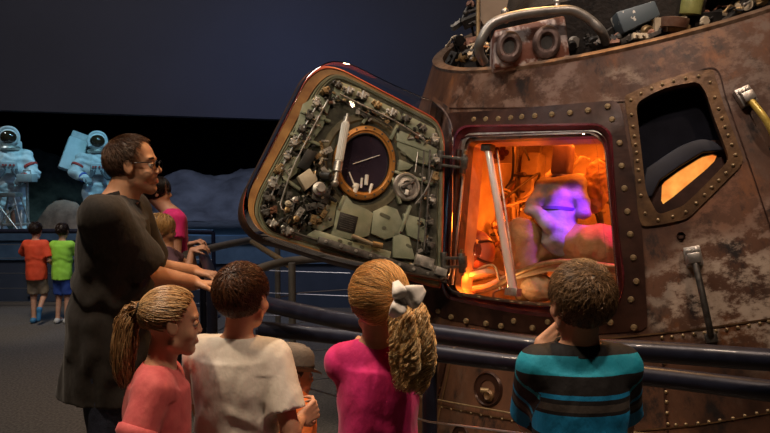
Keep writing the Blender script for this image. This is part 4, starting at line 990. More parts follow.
# five-lobed emblem on the liner
ec = I(501, 153, .5); mb = MB(); ex = nrm(np.cross(HV, cn_))
mb.lathe(ec, cn_, [(.016, 0), (.016, .003), (.0001, .003)], n=16)
for k in range(5):
    a = k * 2 * math.pi / 5; q = ec + (HU * math.cos(a) + HV * math.sin(a) * .75) * .036; mb.lathe(q, cn_, [(.017, 0), (.019, .003), (.012, .004), (.010, .001), (.0001, .001)], n=16)
em_ = mb.build('emblem', mat('dark_emblem', (.12, .03, .04), rough=.6), capsule)
MB().box(room(0, 0, 0) * 0 + ec - cn_ * .01, HAX, (.085, .06, .006)).build('emblem_panel', M['cream'], capsule, bevel=.003)
# cabin lamps
OR = (1, .16, .012)
light('POINT', 'cabin_lamp_low', I(468, 276, .20), None, 6, OR, .05)
light('AREA', 'cabin_lamp_top', room(-.05, .55, .55), room(-.1, -.3, .6), 9, OR, .5)
light('POINT', 'cabin_lamp_right', room(.40, .30, .55), None, 3.0, (1, .22, .02), .06)
light('POINT', 'cabin_lamp_left', room(-.42, .05, .62), None, 5, OR, .06)
light('SPOT', 'cabin_lamp_purple', room(.10, .40, .22), I(560, 220, .36), 24, (.26, .03, 1), .03, .3, 30)
light('SPOT', 'cabin_lamp_violet', room(.26, .22, .14), I(561, 226, .36), 22, (.24, .02, 1), .02, .5, 44)
light('SPOT', 'cabin_lamp_magenta', room(.40, .4, .26), I(604, 246, .3), 30, (1, .02, .28), .03, .6, 46)
light('POINT', 'cabin_lamp_sill', I(508, 288, .16), None, .5, (1, .55, .25), .02)
# ------------------------------------------------------------------ visitors
M['skin'] = mat('skin', (.50, .26, .165), (.60, .33, .215), .5, scale=18, bdist=.001, bump=.2, bscale=200, sss=.06, spec=.35)
M['skin_tan'] = mat('skin_tan', (.44, .22, .13), (.52, .28, .17), .5, scale=18, bdist=.001, bump=.2, bscale=200, sss=.06, spec=.35)
M['lip'] = mat('lips', (.42, .13, .10), rough=.4)
M['eye'] = mat('eye_white', (.42, .38, .35), rough=.3)
M['iris'] = mat('iris', (.05, .035, .02), rough=.1)
M['hairm'] = attr_mat('hair_strands', rough=.34, spec=.4, vary=.1)
M['denim'] = mat('dark_denim', (.012, .018, .04), (.025, .035, .07), .85, scale=60, bump=.3)
M['khaki'] = mat('khaki_cloth', (.22, .17, .11), (.28, .22, .15), .85, scale=40, bump=.3)
M['greycloth'] = mat('grey_cloth', (.06, .06, .07), (.09, .09, .1), .85, scale=40, bump=.3)
M['blueshoe'] = mat('blue_shoe', (.03, .16, .35), (.05, .22, .42), .6, scale=20)
M['shoe'] = mat('dark_shoe', (.03, .03, .035), rough=.6)
M['sole'] = mat('shoe_sole', (.5, .5, .48), rough=.7)
def rotm(yaw, pitch=0, roll=0):
    "columns: right, forward, up. yaw 0 faces +y; positive yaw turns to the left (counter-clockwise from above)"
    f = V3(-math.sin(yaw) * math.cos(pitch), math.cos(yaw) * math.cos(pitch), math.sin(pitch))
    r = V3(math.cos(yaw), math.sin(yaw), 0); u = np.cross(r, f)
    r2 = r * math.cos(roll) + u * math.sin(roll); return np.array([r2, f, np.cross(r2, f)]).T
class Head:
    def __init__(s, c, H, R, kid=True): s.c = np.asarray(c, float); s.H = H; s.R = R; s.kid = kid     # c is the chin level point under the skull
    def w(s, *l): return s.c + s.R @ (np.array(l, float) * s.H)
    def loc(s, p): return ((p - s.c) @ s.R) / s.H
    def sdf(s, p):
        q = s.loc(p); k = s.kid
        d = ell_(q, (0, -.09, .64), (.335, .415, .365))
        d = smin(d, ell_(q, (0, .09, .36), (.255 if not k else .27, .265, .31)), .10)
        d = smin(d, ell_(q, (0, .225, .08), (.12, .10, .075)), .10)                # chin
        d = smin(d, cap_(q, (-.22, .0, .20), (0, .22, .07), .075, .07), .07)        # jaw line
        d = smin(d, cap_(q, (.22, .0, .20), (0, .22, .07), .075, .07), .07)
        d = smin(d, ell_(q, (-.16, .235, .33), (.095, .08, .09)), .06); d = smin(d, ell_(q, (.16, .235, .33), (.095, .08, .09)), .06)
        d = smin(d, ell_(q, (0, .275, .60), (.22, .075, .055)), .06)                # brow
        for x in (-.125, .125): d = -smin(-d, ell_(q, (x, .375, .49), (.075, .055, .05)), .04)
        d = smin(d, cap_(q, (0, .320, .545), (0, .415 if not k else .385, .385), .026, .042 if not k else .038), .045)
        for x in (-.045, .045): d = smin(d, ell_(q, (x, .375, .355), (.032, .04, .028)), .02)
        d = smin(d, ell_(q, (0, .335, .225), (.095, .045, .022)), .02); d = smin(d, ell_(q, (0, .328, .185), (.08, .045, .024)), .02)
        d = -smin(-d, ell_(q, (0, .385, .206), (.10, .03, .006)), .008)
        for x in (-1, 1):
            e = ell_(q, (x * .345, -.03, .46), (.035, .085, .135)); e = -smin(-e, ell_(q, (x * .385, -.01, .475), (.025, .05, .085)), .015)
            d = smin(d, e, .025)
            d = smin(d, ell_(q, (x * .365, -.085, .49), (.022, .03, .10)), .02)
        return d * s.H * .9
def finger_dirs(W, d, n, L, curl, side, spread=1.0):
    "capsules of a hand: wrist W, direction d, palm normal n (out of the palm), side = thumb direction"
    d = nrm(d); n = nrm(n - d * (n @ d)); t = np.cross(d, n) * side; caps = []
    pw = L * .20; pl = L * .50
    for k, x in enumerate((-.95, -.32, .32, .95)):        # k=3 is the index side (towards thumb)
        a = W + d * L * .06 + t * x * pw * .55; b = W + d * pl * (1, 1.04, 1.03, .97)[k] + t * x * pw
        caps.append((a, b, L * .085, L * .062))
        p = b; ang = curl * .5; ln = L * (.40, .47, .50, .44)[k] * (1.0)
        for m, fr in enumerate((.45, .31, .24)):
            ang += curl * (.55, .9, .6)[m]; dd = nrm(d * math.cos(ang) + n * math.sin(ang) + t * x * .10 * spread)
            q = p + dd * ln * fr; caps.append((p, q, L * (.052, .046, .042)[m], L * (.046, .042, .036)[m])); p = q
    a = W + d * L * .10 + t * pw * .7; b = a + nrm(d * .75 + t * .75 + n * .25) * L * .22
    c = b + nrm(d * .9 + t * .35 + n * .45) * L * .19; e = c + nrm(d * .8 + t * .0 + n * .6) * L * .15
    caps += [(a, b, L * .085, L * .065), (b, c, L * .062, L * .055), (c, e, L * .055, L * .042)]
    return caps
def ik(S, T, l1, l2, pole):
    v = T - S; D = np.linalg.norm(v)
    if D > (l1 + l2) * .995: v = v / D; D = (l1 + l2) * .995; T = S + v * D
    v = v / np.linalg.norm(v); a = (l1 * l1 - l2 * l2 + D * D) / (2 * D); h = math.sqrt(max(l1 * l1 - a * a, 0))
    p = pole - v * (pole @ v); return S + v * a + nrm(p) * h, T
def ecyl(q, z0, z1, r0, r1, c0=(0, 0), c1=(0, 0)):
    t = np.clip((q[:, 2] - z0) / (z1 - z0), 0, 1); rx = r0[0] + (r1[0] - r0[0]) * t; ry = r0[1] + (r1[1] - r0[1]) * t
    x = (q[:, 0] - c0[0] - (c1[0] - c0[0]) * t) / rx; y = (q[:, 1] - c0[1] - (c1[1] - c0[1]) * t) / ry
    d = (np.sqrt(x * x + y * y) - 1) * np.minimum(rx, ry); return np.maximum(d, np.maximum(z0 - q[:, 2], q[:, 2] - z1))
def strand_field(head, n, seed, flow, keep, length, step, lift=0., grow=1.10, wave=0, jitter=.15, cen=(0, -.085, .63), rad=(.352, .432, .385)):
    """strands that hug the skull: seeds on the scalp kept where keep(q) holds, each stepping along flow(q)"""
    r = np.random.default_rng(seed); rad = np.array(rad); cen = np.array(cen); out = []
    q = r.normal(size=(n * 4, 3)); q /= np.linalg.norm(q, axis=1)[:, None]; q = cen + q * rad; q = q[keep(q)][:n]
    m = int(length / step); L = np.zeros((len(q), m + 1, 3)); L[:, 0] = q; gr = 1 + r.uniform(0, .05, len(q)); jt = r.normal(size=(len(q), 3)) * jitter
    ph = r.uniform(0, 6.3, len(q))
    for k in range(m):
        nn = (q - cen) / rad ** 2; nn /= np.linalg.norm(nn, axis=1)[:, None]
        f = flow(q) + jt; f = f - nn * (f * nn).sum(1)[:, None]; f /= np.linalg.norm(f, axis=1)[:, None] + 1e-9
        q = q + f * step
        if wave: q = q + np.cross(nn, f) * (wave * np.sin(ph + k * 1.1))[:, None]
        s = np.linalg.norm((q - cen) / rad, axis=1)
        tgt = np.minimum(np.maximum(s, 0), gr + lift * (k + 1) * step * 3); q = cen + (q - cen) / s[:, None] * np.maximum(np.minimum(gr + lift * (k + 1) * step * 3, 2), .97)[:, None]
        L[:, k + 1] = q
    return L
def hair_cols(n, base, var, seed, pale_strand=None):
    r = np.random.default_rng(seed); b = np.array(base)[None] * (1 + r.normal(size=(n, 1)) * var)
    if pale_strand is not None: t = r.random((n, 1)) ** 2; b = b * (1 - t) + np.array(pale_strand) * t
    return np.clip(b, .003, 1)

def person(label, base, yaw, Ht, Hh, sw=None, chin=None, head_yaw=0., head_pitch=0., head_roll=0., lean=0., hands=None, shirt=None, pants=None, sleeve=.5,
           hem=None, loose=.012, lids=0.3, armk=1., cuff=0., armb=.03, skin=None, hair=None, group=None, h=.0055, shorts=False, shoes=None, legs=None, wr=1., shirt_fn=None, folds=.004, legsep=.5, girl=False, face=True, kid=True, neckr=None, hemflare=1.0, poles=None):
    """base: (x, y) under the hips; yaw: body facing; Ht: standing height; Hh: head height; hands: {'L':(wrist, dir, palm normal, curl), ...}"""
    skin = skin or M['skin']; Rb = rotm(yaw); r_, f_, u_ = Rb.T
    k = Ht / 1.75; ks = k * (1.06 if kid else 1)
    sw = sw or .125 * ks * (1.0 if girl else 1.05) * 1.35
    hipz = Ht * .5; hip = V3(base[0], base[1], hipz)
    Rt = rotm(yaw, 0); up = nrm(u_ * math.cos(lean) + f_ * math.sin(lean)); fw = np.cross(up, r_) ; fw = nrm(f_ * math.cos(lean) - u_ * math.sin(lean))
    T = np.array([r_, fw, up]).T
    if chin is None: chin = hip + up * (Ht - Hh - hipz) + f_ * .02
    chin = np.asarray(chin, float)
    Rh = rotm(yaw + head_yaw, head_pitch, head_roll)
    hd = Head(chin, Hh, Rh, kid)
    tl = (Ht - Hh - hipz)                                   # hips to chin
    neck = hip + up * (tl - .028 * k * 1.6)                  # neck base
    sh = {s: hip + up * (tl - .075 * k * 1.4) + r_ * sg * sw for s, sg in (('L', -1), ('R', 1))}
    q_of = lambda p: (p - hip) @ T
    zs = tl - .075 * k * 1.4
    arm_r = .046 * k * armk; l1 = .168 * Ht; l2 = .150 * Ht; hl = .105 * Ht
    A = {}
    for s, sg in (('L', -1), ('R', 1)):
        if hands and s in hands: W, hdn, pn, curl = hands[s]
        else: W = sh[s] - u_ * (l1 + l2) * .97 + r_ * sg * .05 + f_ * .03; hdn = -u_ + f_ * .2; pn = -r_ * sg; curl = .35
        pole = (poles or {}).get(s, -f_ * .3 - u_ * .8 + r_ * sg * .35)
        E_, W = ik(sh[s], np.asarray(W, float), l1, l2, np.asarray(pole, float))
        A[s] = (E_, W, finger_dirs(W, np.asarray(hdn, float), np.asarray(pn, float), hl, curl, 1 if s == 'L' else -1))
    # which way the thumb points: decided so the thumb is above the palm's inner edge
    hipw = sw * .50; Lg = {}
    for s, sg in (('L', -1), ('R', 1)):
        hj = hip + r_ * sg * hipw - up * .02
        if legs and s in legs: kn, an, toe = [np.asarray(x, float) for x in legs[s]]
        else:
            an = V3(base[0], base[1], .075 * k) + r_ * sg * hipw * (1 + legsep * .3) - f_ * .02; kn = (hj + an) / 2 + f_ * .025; toe = an + f_ * .15 * k - u_ * .03 * k
        Lg[s] = (hj, kn, an, toe)
    nr = neckr or (.054 * k if not kid else .050 * ks)
    def torso(q, g=0.):
        d = ell_(q, (0, -.005, zs - .10 * k), (sw * .98 + g, .100 * ks + g, .17 * k + g))
        d = smin(d, cap_(q, (-sw * .92, -.005, zs - .005), (sw * .92, -.005, zs - .005), .042 * k + g), .05 * k)
        d = smin(d, cap_(q, (-sw * .35, -.012 * k, zs + .025 * k), (sw * .35, -.012 * k, zs + .025 * k), .045 * k + g), .05 * k)
        d = smin(d, ell_(q, (0, .01, zs * .40), (sw * .82 + g, .095 * ks * wr + g, .20 * k + g)), .08 * k)
        d = smin(d, ell_(q, (0, 0, .0), (sw * .86 + g, .10 * ks + g, .13 * k + g)), .08 * k)
        return d
    def body(p):
        d = torso(q_of(p))
        d = smin(d, cap_(p, neck - up * .03 * k, hd.w(0, -.12, .30), nr * 1.12, nr), .035 * k)
        d = smin(d, hd.sdf(p), .018)
        for s in 'LR':
            E_, W, caps = A[s]
            a = cap_(p, sh[s], E_, arm_r, arm_r * .80); a = smin(a, cap_(p, E_, W, arm_r * .84, arm_r * .52), .02 * k)
            far = np.linalg.norm(p - W, axis=1) > hl * 1.6
            hnd = np.full(len(p), 1.0); 
            if (~far).any():
                pn_ = p[~far]; g = None
                for (x, y, r0, r1) in caps: c_ = cap_(pn_, x, y, r0, r1); g = c_ if g is None else smin(g, c_, .004)
                hnd[~far] = g
            a = smin(a, hnd, .012 * k); d = smin(d, a, .022 * k)
            hj, kn, an, toe = Lg[s]
            l = cap_(p, hj, kn, .075 * k, .052 * k); l = smin(l, cap_(p, kn, an, .052 * k, .036 * k), .03 * k); l = smin(l, cap_(p, an, toe, .036 * k, .026 * k), .03 * k)
            d = smin(d, l, .03 * k)
        return d
    pts = [hip - V3(.2, .2, 0), hip + V3(.2, .2, 0), hd.w(0, 0, 1.05), hd.w(.4, .5, 1), hd.w(-.4, -.5, 1), hd.w(-.4, .5, 0), hd.w(.4, -.5, 0)]
    for s in 'LR': pts += [sh[s], A[s][0], A[s][1]] + [c[1] for c in A[s][2]] + list(Lg[s])
    pts = np.array(pts); lo, hi = pts.min(0) - .10 * k, pts.max(0) + .10 * k; lo[2] = max(lo[2], -.0)
    root = empty('person', (base[0], base[1], 0), label, 'person', group)
    bo, bv = sdf_obj('body', body, lo, hi, h, skin, root, margin=.03)
    # lips tint by face
    if face:
        bo.data.materials.append(M['lip']); qv = hd.loc(bv)
        near = (np.abs(qv[:, 0]) < .085) & (np.abs(qv[:, 2] - .206) < .034) & (qv[:, 1] > .33)
        near_i = set(np.where(near)[0].tolist())
        if near_i:
            for pl_ in bo.data.polygons:
                if all(i in near_i for i in pl_.vertices): pl_.material_index = 1
        for x in (-.125, .125):
            c = hd.w(x, .283, .487); R3 = Rh.T
            e = MB().ball(c, .062 * Hh, 16).build('eye', M['eye'], root, smooth=180)
            MB().ball(c + Rh[:, 1] * .034 * Hh, .034 * Hh, 12).build('iris', M['iris'], e, smooth=180)
            lid = MB(); lid.path(catmull([hd.w(x - .075, .315, .482), hd.w(x - .04, .345, .507), hd.w(x, .353, .513), hd.w(x + .04, .345, .507), hd.w(x + .075, .315, .482)], 5), .006 * Hh, 6); lid.build('eyelash', M['iris'], e)
            a_ = np.linspace(-1.5, 1.5, 12); lr = []
            for el_ in np.linspace(lids, 1.5, 7): lr.append([c + Rh @ V3(math.sin(t) * math.cos(el_), math.cos(t) * math.cos(el_), math.sin(el_)) * .068 * Hh for t in a_])
            MB().loft(lr, cap=False, closed=False).build('eyelid', skin, e, smooth=180)
    # ---------------- shirt
    if shirt is not None:
        hemz = (-.05 * k if hem is None else hem); sl = {}
        for s in 'LR':
            E_, W, _c = A[s]; a = sh[s]
            if sleeve <= 1: sl[s] = [(a, a + (E_ - a) * sleeve, arm_r * 1.15 + loose, arm_r * 1.05 + loose * 1.25 + cuff)]; endp = a + (E_ - a) * (sleeve - .0); dirn = nrm(E_ - a)
            else: sl[s] = [(a, E_, arm_r * 1.15 + loose, arm_r + loose), (E_, E_ + (W - E_) * (sleeve - 1), arm_r + loose, arm_r * .7 + loose)]; endp = E_ + (W - E_) * (sleeve - 1); dirn = nrm(W - E_)
            sl[s].append((endp, dirn))
        def shirtf(p):
            q = q_of(p); d = torso(q, loose)
            d = smin(d, ecyl(q, hemz - .05, zs - .02, (sw * .97 * hemflare + loose, (.115 * ks * wr) * hemflare + loose), (sw * .86 + loose, .085 * ks + loose)), .05 * k)
            for s in 'LR':
                a = None
                for c in sl[s][:-1]: x = cap_(p, *c[:2], c[2], c[3]); a = x if a is None else smin(a, x, .02)
                e_, dn = sl[s][-1]; a = np.maximum(a, (p - e_) @ dn - .004); d = smin(d, a, np.where(p[:, 2] > sh[s][2] - .05 * k, .04, armb) * k)
            drop = np.clip((zs - q[:, 2]) / max(zs, .1), 0, 1)
            d = d + folds * (.35 + .65 * drop) * wob(np.stack([q[:, 0] * 1.0, q[:, 1] * 1.0, q[:, 2] * .55], 1), 13 / k, int(base[0] * 100) % 97 + 3, 3) + folds * .8 * np.sin(34 / k * (q[:, 2] + .55 * np.abs(q[:, 0])) + 2.2 * wob(q, 9 / k, 5, 2)) * np.exp(-((q[:, 2] - zs * .45) / (.10 * k)) ** 2)
            d = np.maximum(d, hemz - q[:, 2])
            nk = cap_(p, neck - up * .02, neck + up * .3 + fw * .03, nr * 1.22, nr * 1.4); d = np.maximum(d, -nk)
            d = np.maximum(d, q[:, 2] - (tl - .025 * k)); return d
        allp = [sh[s] for s in 'LR'] + [sl[s][-1][0] for s in 'LR'] + [A[s][0] for s in 'LR'] + [hip + up * hemz + r_ * sw * 1.2 + fw * .2, hip + up * hemz - r_ * sw * 1.2 - fw * .2, neck]
        allp = np.array(allp); so, sv = sdf_obj('shirt', shirtf, allp.min(0) - .12, allp.max(0) + .12, h, shirt, root, smooth=50, margin=.03)
        if shirt_fn: set_col(so, shirt_fn(sv, q_of(sv), zs, A, sh, sl))
    # ---------------- trousers
    if pants is not None:
        def pantsf(p):
            q = q_of(p); d = ell_(q, (0, 0, -.03), (sw * .88 + .012, .105 * ks + .012, .16 * k))
            for s in 'LR':
                hj, kn, an, toe = Lg[s]
                if shorts: l = cap_(p, hj, hj + (kn - hj) * .92, .088 * k + .006, .076 * k + .012); l = np.maximum(l, (p - (hj + (kn - hj) * .88)) @ nrm(kn - hj))
                else: l = smin(cap_(p, hj, kn, .085 * k + .006, .062 * k + .008), cap_(p, kn, an, .062 * k + .008, .052 * k + .008), .03); l = np.maximum(l, (p - an) @ nrm(an - kn))
                d = smin(d, l, .035 * k)
            return d + .003 * wob(p, 14 / k, 77)
        pp_ = np.array([x for s in 'LR' for x in Lg[s]] + [hip + u_ * .15]); sdf_obj('shorts' if shorts else 'trousers', pantsf, pp_.min(0) - .14, pp_.max(0) + .14, h * 1.3, pants, root, smooth=60)
    for s in 'LR':
        hj, kn, an, toe = Lg[s]; sm = shoes or M['shoe']; d = nrm(toe - an); fl = V3(d[0], d[1], 0) if abs(an[2]) < .12 else d
        fl = nrm(fl); a = an - fl * .035 * k - V3(0, 0, .03 * k); b = an + fl * .135 * k - V3(0, 0, .038 * k)
        o, _ = sdf_obj('shoe', lambda p: np.maximum(smin(cap_(p, a, b, .040 * k, .036 * k), cap_(p, an, a, .042 * k), .02), -(p[:, 2] - .004)), np.minimum(a, b) - .09, np.maximum(a, b) + .12, .008, sm, root)
    # ---------------- hair
    if hair: hair(hd, root)
    return root, hd, T, hip, A

# hair styles --------------------------------------------------------------
def cap_hair(hd, root, colour, zline, thick=.035, front=.86, tex=26, seed=1, name='hair', rad=(.340, .420, .372), ears=True, cols2=None, fy=.22, nz=.008):
    cen = np.array((0, -.088, .635)); rad = np.array(rad) + thick
    def f(p):
        q = hd.loc(p); d = ell_(q, cen, rad)
        d = d + nz * wob(q * np.array((1, 1, .4)), tex, seed, 3)
        line = zline + (front - zline) * np.clip((q[:, 1] + .02) / (fy + .02), 0, 1) ** .8
        d = np.maximum(d, (line - q[:, 2]) * .8)
        if ears:
            for x in (-.36, .36): d = np.maximum(d, -ell_(q, (x, -.02, .43), (.10, .10, .16)))
        return d * hd.H
    c = hd.w(0, -.09, .62); o, v = sdf_obj(name, f, c - hd.H * .62, c + hd.H * .62, .0045, M['hairm'], root, margin=.02)
    r = np.random.default_rng(seed); n = (.8 + .25 * wob(hd.loc(v), 20, seed, 2) * .5)[:, None]
    set_col(o, np.clip(np.array(colour) * n, .002, 1)); return o
def short_hair(colour, pale_strand, seed=1, zline=.24, n=2600, length=.16, front=.84, thick=.03, messy=.35, lift=.35, crown=(0, -.36, .93), r=.0011, fy=.22):
    def go(hd, root):
        o = cap_hair(hd, root, np.array(colour) * .7, zline, thick, front, 30, seed, fy=fy)
        cr = np.array(crown)
        def keep(q):
            line = zline + .01 + (front - zline) * np.clip((q[:, 1] + .02) / (fy + .02), 0, 1) ** .8
            ear = ((np.abs(q[:, 0]) > .25) & (np.abs(q[:, 1] + .02) < .10) & (q[:, 2] < .60))
            return (q[:, 2] > line) & ~ear
        def flow(q):
            d = q - cr; d = d / (np.linalg.norm(d, axis=1)[:, None] + .05); return d + np.array((0, .0, -.25)) + np.stack([-d[:, 1], d[:, 0], 0 * d[:, 0]], 1) * .25
        L = strand_field(hd, n, seed, flow, keep, length, .03, lift=lift, jitter=messy, rad=(.345 + thick, .425 + thick, .377 + thick))
        W = hd.c + (L.reshape(-1, 3) @ hd.R.T) * hd.H
        strands_mesh('hair_strands', W.reshape(L.shape), r, M['hairm'], o, hair_cols(len(L), colour, .25, seed, pale_strand))
    return go
def bundle(path, n, r0, seed, curl=0, curl_r=.01, turns=5, m=40, spread=None, flat=1.0):
    "strands following a world-space path; r0 radius profile (list)"
    path = catmull(path, 12); t = np.linspace(0, 1, m); idx = t * (len(path) - 1); P_ = np.stack([np.interp(idx, np.arange(len(path)), path[:, k]) for k in range(3)], 1)
    T = np.gradient(P_, axis=0); T /= np.linalg.norm(T, axis=1)[:, None]; u = nrm(np.cross(T[0], V3(0, 1, 0)) + 1e-6); U = []; W = []
    for i in range(m): u = nrm(u - T[i] * (u @ T[i])); U.append(u); W.append(np.cross(T[i], u))
    U = np.array(U); W = np.array(W); R = np.interp(t, np.linspace(0, 1, len(r0)), r0); rg_ = np.random.default_rng(seed); out = []
    for i in range(n):
        a = rg_.uniform(0, 6.28); rr = math.sqrt(rg_.uniform(.15, 1)); l = rg_.uniform(.75, 1.0)
        tt = t * l; ii = tt * (m - 1); Pi = np.stack([np.interp(ii, np.arange(m), P_[:, k]) for k in range(3)], 1); Ui = np.stack([np.interp(ii, np.arange(m), U[:, k]) for k in range(3)], 1); Wi = np.stack([np.interp(ii, np.arange(m), W[:, k]) for k in range(3)], 1); Ri = np.interp(ii, np.arange(m), R)
        c = Pi + (Ui * math.cos(a) + Wi * math.sin(a) * flat) * (rr * Ri)[:, None]
        if curl:
            g = i % curl; rp = np.random.default_rng(1000 + g); ph = rp.uniform(0, 6.28) + rg_.normal() * .25; tn = turns * rp.uniform(.8, 1.2); cr = curl_r * rp.uniform(.7, 1.3) * np.clip(t * 4, 0, 1)
            ga = rp.uniform(0, 6.28); gr = math.sqrt(rp.uniform(.05, 1)); c = Pi + (Ui * math.cos(ga) + Wi * math.sin(ga) * flat) * (gr * Ri)[:, None] + rg_.normal(size=3) * .0022
            c = c + (Ui * np.cos(ph + t * tn * 6.28)[:, None] + Wi * np.sin(ph + t * tn * 6.28)[:, None]) * cr[:, None]
        out.append(c)
    return np.array(out)
# --- man in the dark shirt, in profile at the left
MY = -math.pi / 2          # faces +x
def PZ(px, py, D): return P(px, py, D)
mb_ = P(110, 300, 2.97)
def man_hair(hd, root):
    short_hair((.045, .022, .012), (.13, .06, .03), 3, zline=.12, n=3200, length=.14, front=.95, fy=.14, thick=.026, messy=.22, lift=.15, r=.0010)(hd, root)
chin = P(138, 194, 2.97)
M['shirtdark'] = mat('dark_brown_shirt', (.011, .0085, .0075), (.019, .015, .013), .85, scale=60, bump=.55, bdist=.018, bscale=13, stretch=(1, 1, .6), sheen=.08)
wr_ = P(193, 283, 3.18); wl_ = P(194, 272, 3.5)
root, hd, T_, hip_, A_ = person('tall person in a loose dark brown short-sleeved shirt and glasses leaning on the railing', (mb_[0], mb_[1]), MY + .06, 1.80, .228, sw=.165, chin=chin, head_yaw=.0, head_pitch=.06, lean=.06,
    hands={'R': (wr_, V3(.95, .35, -.1), V3(.1, .0, -1), .55), 'L': (wl_, V3(.95, -.2, -.1), V3(.1, 0, -1), .6)}, shirt=M['shirtdark'], pants=M['denim'], sleeve=.86, hem=-.17, armk=1.38, cuff=.028, armb=.012, loose=.020, skin=M['skin_tan'], hair=man_hair, kid=False, wr=1.42, folds=.010, h=.0065, hemflare=1.04, neckr=.062, poles={'R': V3(-.4, -.3, -1), 'L': V3(-.4, .3, -1)})
def collar(T, hip, z, nr, mt, root, wide=.035, name='shirt_collar', tilt=.35, yoff=0.0):
    up_ = nrm(T[:, 2] - T[:, 1] * tilt * .5); c = hip + T[:, 2] * z + T[:, 1] * yoff
    return MB().lathe(c, up_, [(nr * 1.30, 0), (nr * 1.22, wide), (nr * 1.32, wide * 1.15), (nr * 1.62, -wide * .1), (nr * 1.66, -wide * .25), (nr * 1.5, -wide * .2)], n=40, cap=False, up=T[:, 1]).build(name, mt, root, smooth=60)
tl_ = 1.80 - .228 - .9
collar(T_, hip_, tl_ - .075, .060, M['shirtdark'], root, .045, tilt=.7, yoff=-.01)
# glasses
M['spec'] = mat('spectacle_frame', (.02, .015, .015), rough=.3, metal=.5)
g = MB()
for sx in (-1, 1):
    g.path(catmull([hd.w(sx * .36, -.06, .53), hd.w(sx * .335, .15, .535), hd.w(sx * .27, .36, .535)], 5), .0022, 8)
    lens = [hd.w(sx * (.135 + .105 * math.cos(a)), .40, .50 + .065 * math.sin(a)) for a in np.linspace(0, 2 * math.pi, 20)]
    g.path(lens, .0018, 6)
g.path([hd.w(-.04, .405, .52), hd.w(0, .42, .53), hd.w(.04, .405, .52)], .002, 6)
ge = g.build('glasses', M['spec'], root)
for sx in (-1, 1): MB().prism([hd.w(sx * .135 + .10 * math.cos(a), .40, .50 + .06 * math.sin(a)) for a in np.linspace(0, 2 * math.pi, 20, endpoint=False)], hd.R[:, 1] * .0012).build('lens', M['acrylic'], ge, smooth=0)
MB().path(catmull([hd.w(-.07, .33, .60), hd.w(-.13, .335, .615), hd.w(-.21, .28, .60)], 4), .0035, 6).build('eyebrow', M['spec'], root)
MB().path(catmull([hd.w(.07, .33, .60), hd.w(.13, .335, .615), hd.w(.21, .28, .60)], 4), .0035, 6).build('eyebrow', M['spec'], root)

# --- girl in the coral top with a straight ponytail
D1 = 2.15
def pony_hair(hd, root):
    c = (.30, .155, .06); o = cap_hair(hd, root, np.array(c) * .8, .42, .026, .92, 20, 5, fy=.28, nz=.002)
    an = np.array((0, -.50, .68))
    keep = lambda q: (q[:, 2] > .40 + .50 * np.clip((q[:, 1] + .02) / .30, 0, 1)) & ~((np.abs(q[:, 0]) > .25) & (np.abs(q[:, 1] + .02) < .09) & (q[:, 2] < .58))
    L = strand_field(hd, 2200, 8, lambda q: (an - q) / (np.linalg.norm(an - q, axis=1)[:, None] + .02), keep, .54, .045, lift=.0, jitter=.10, rad=(.372, .45, .405))
    Wd = hd.c + (L.reshape(-1, 3) @ hd.R.T) * hd.H
    strands_mesh('hair_strands', Wd.reshape(L.shape), .0011, M['hairm'], o, hair_cols(len(L), c, .45, 8, (.62, .42, .22)))
    a = hd.w(0, -.53, .70)
    B = bundle([a, P(134, 312, D1 + .0), P(127, 326, D1 - .01), P(124, 350, D1 - .02), P(124, 372, D1 - .02), P(127, 388, D1 - .02)], 620, [.010, .028, .034, .034, .028, .012], 4, m=26)
    B = B + .004 * np.sin(np.arange(B.shape[1]) * .7)[None, :, None] * np.random.default_rng(2).normal(size=(len(B), 1, 3))
    strands_mesh('ponytail', B, .0013, M['hairm'], root, hair_cols(len(B), (.25, .125, .05), .3, 9, (.50, .32, .16)))
    MB().lathe(a, nrm(hd.R[:, 1] * -1 + V3(0, 0, .1)), [(.014, -.006), (.018, 0), (.014, .006)], n=20).build('hair_tie', M['shirtdark'], root)
cb_ = P(160, 400, D1)
M['coral'] = mat('coral_jersey', (.62, .10, .11), (.74, .15, .15), .8, scale=30, bump=.55, bdist=.018, bscale=13, stretch=(1, 1, .6), sheen=.1)
root, hd, T_, hip_, A_ = person('person in a coral puff-sleeved top standing side-on in front of the tall dark-shirted person', (cb_[0] - .02, cb_[1]), MY + .12, 1.285, .190, sw=.082, wr=.85, chin=P(173, 354, D1), head_yaw=.15, head_pitch=-.06, lean=.05,
    hands={'R': (P(176, 500, D1 - .06), V3(.3, .2, -1), V3(0, 1, 0), .5), 'L': (P(186, 490, D1 + .08), V3(.3, .1, -1), V3(0, -1, 0), .5)}, lids=-.1, shirt=M['coral'], pants=M['denim'], sleeve=.62, loose=.012, hair=pony_hair, girl=True, folds=.004)
for sx in (-1, 1): MB().path(catmull([hd.w(sx * .07, .325, .59), hd.w(sx * .13, .325, .605), hd.w(sx * .20, .28, .59)], 4), .0022, 6).build('eyebrow', mat('fair_brow', (.12, .06, .03), rough=.7), root)
# puff cuffs
for s in 'LR':
    S_ = hip_ + T_[:, 2] * (1.285 - .190 - .6425 - .075 * .734 * 1.4) + T_[:, 0] * (-1 if s == 'L' else 1) * .082; E_ = A_[s][0]; d = nrm(E_ - S_); c = S_ + (E_ - S_) * .60
    MB().lathe(c, d, [(.040, -.03), (.058, -.02), (.060, 0), (.052, .010), (.050, .016), (.043, .018)], n=36).build('sleeve_cuff', M['coral'], root, smooth=60)

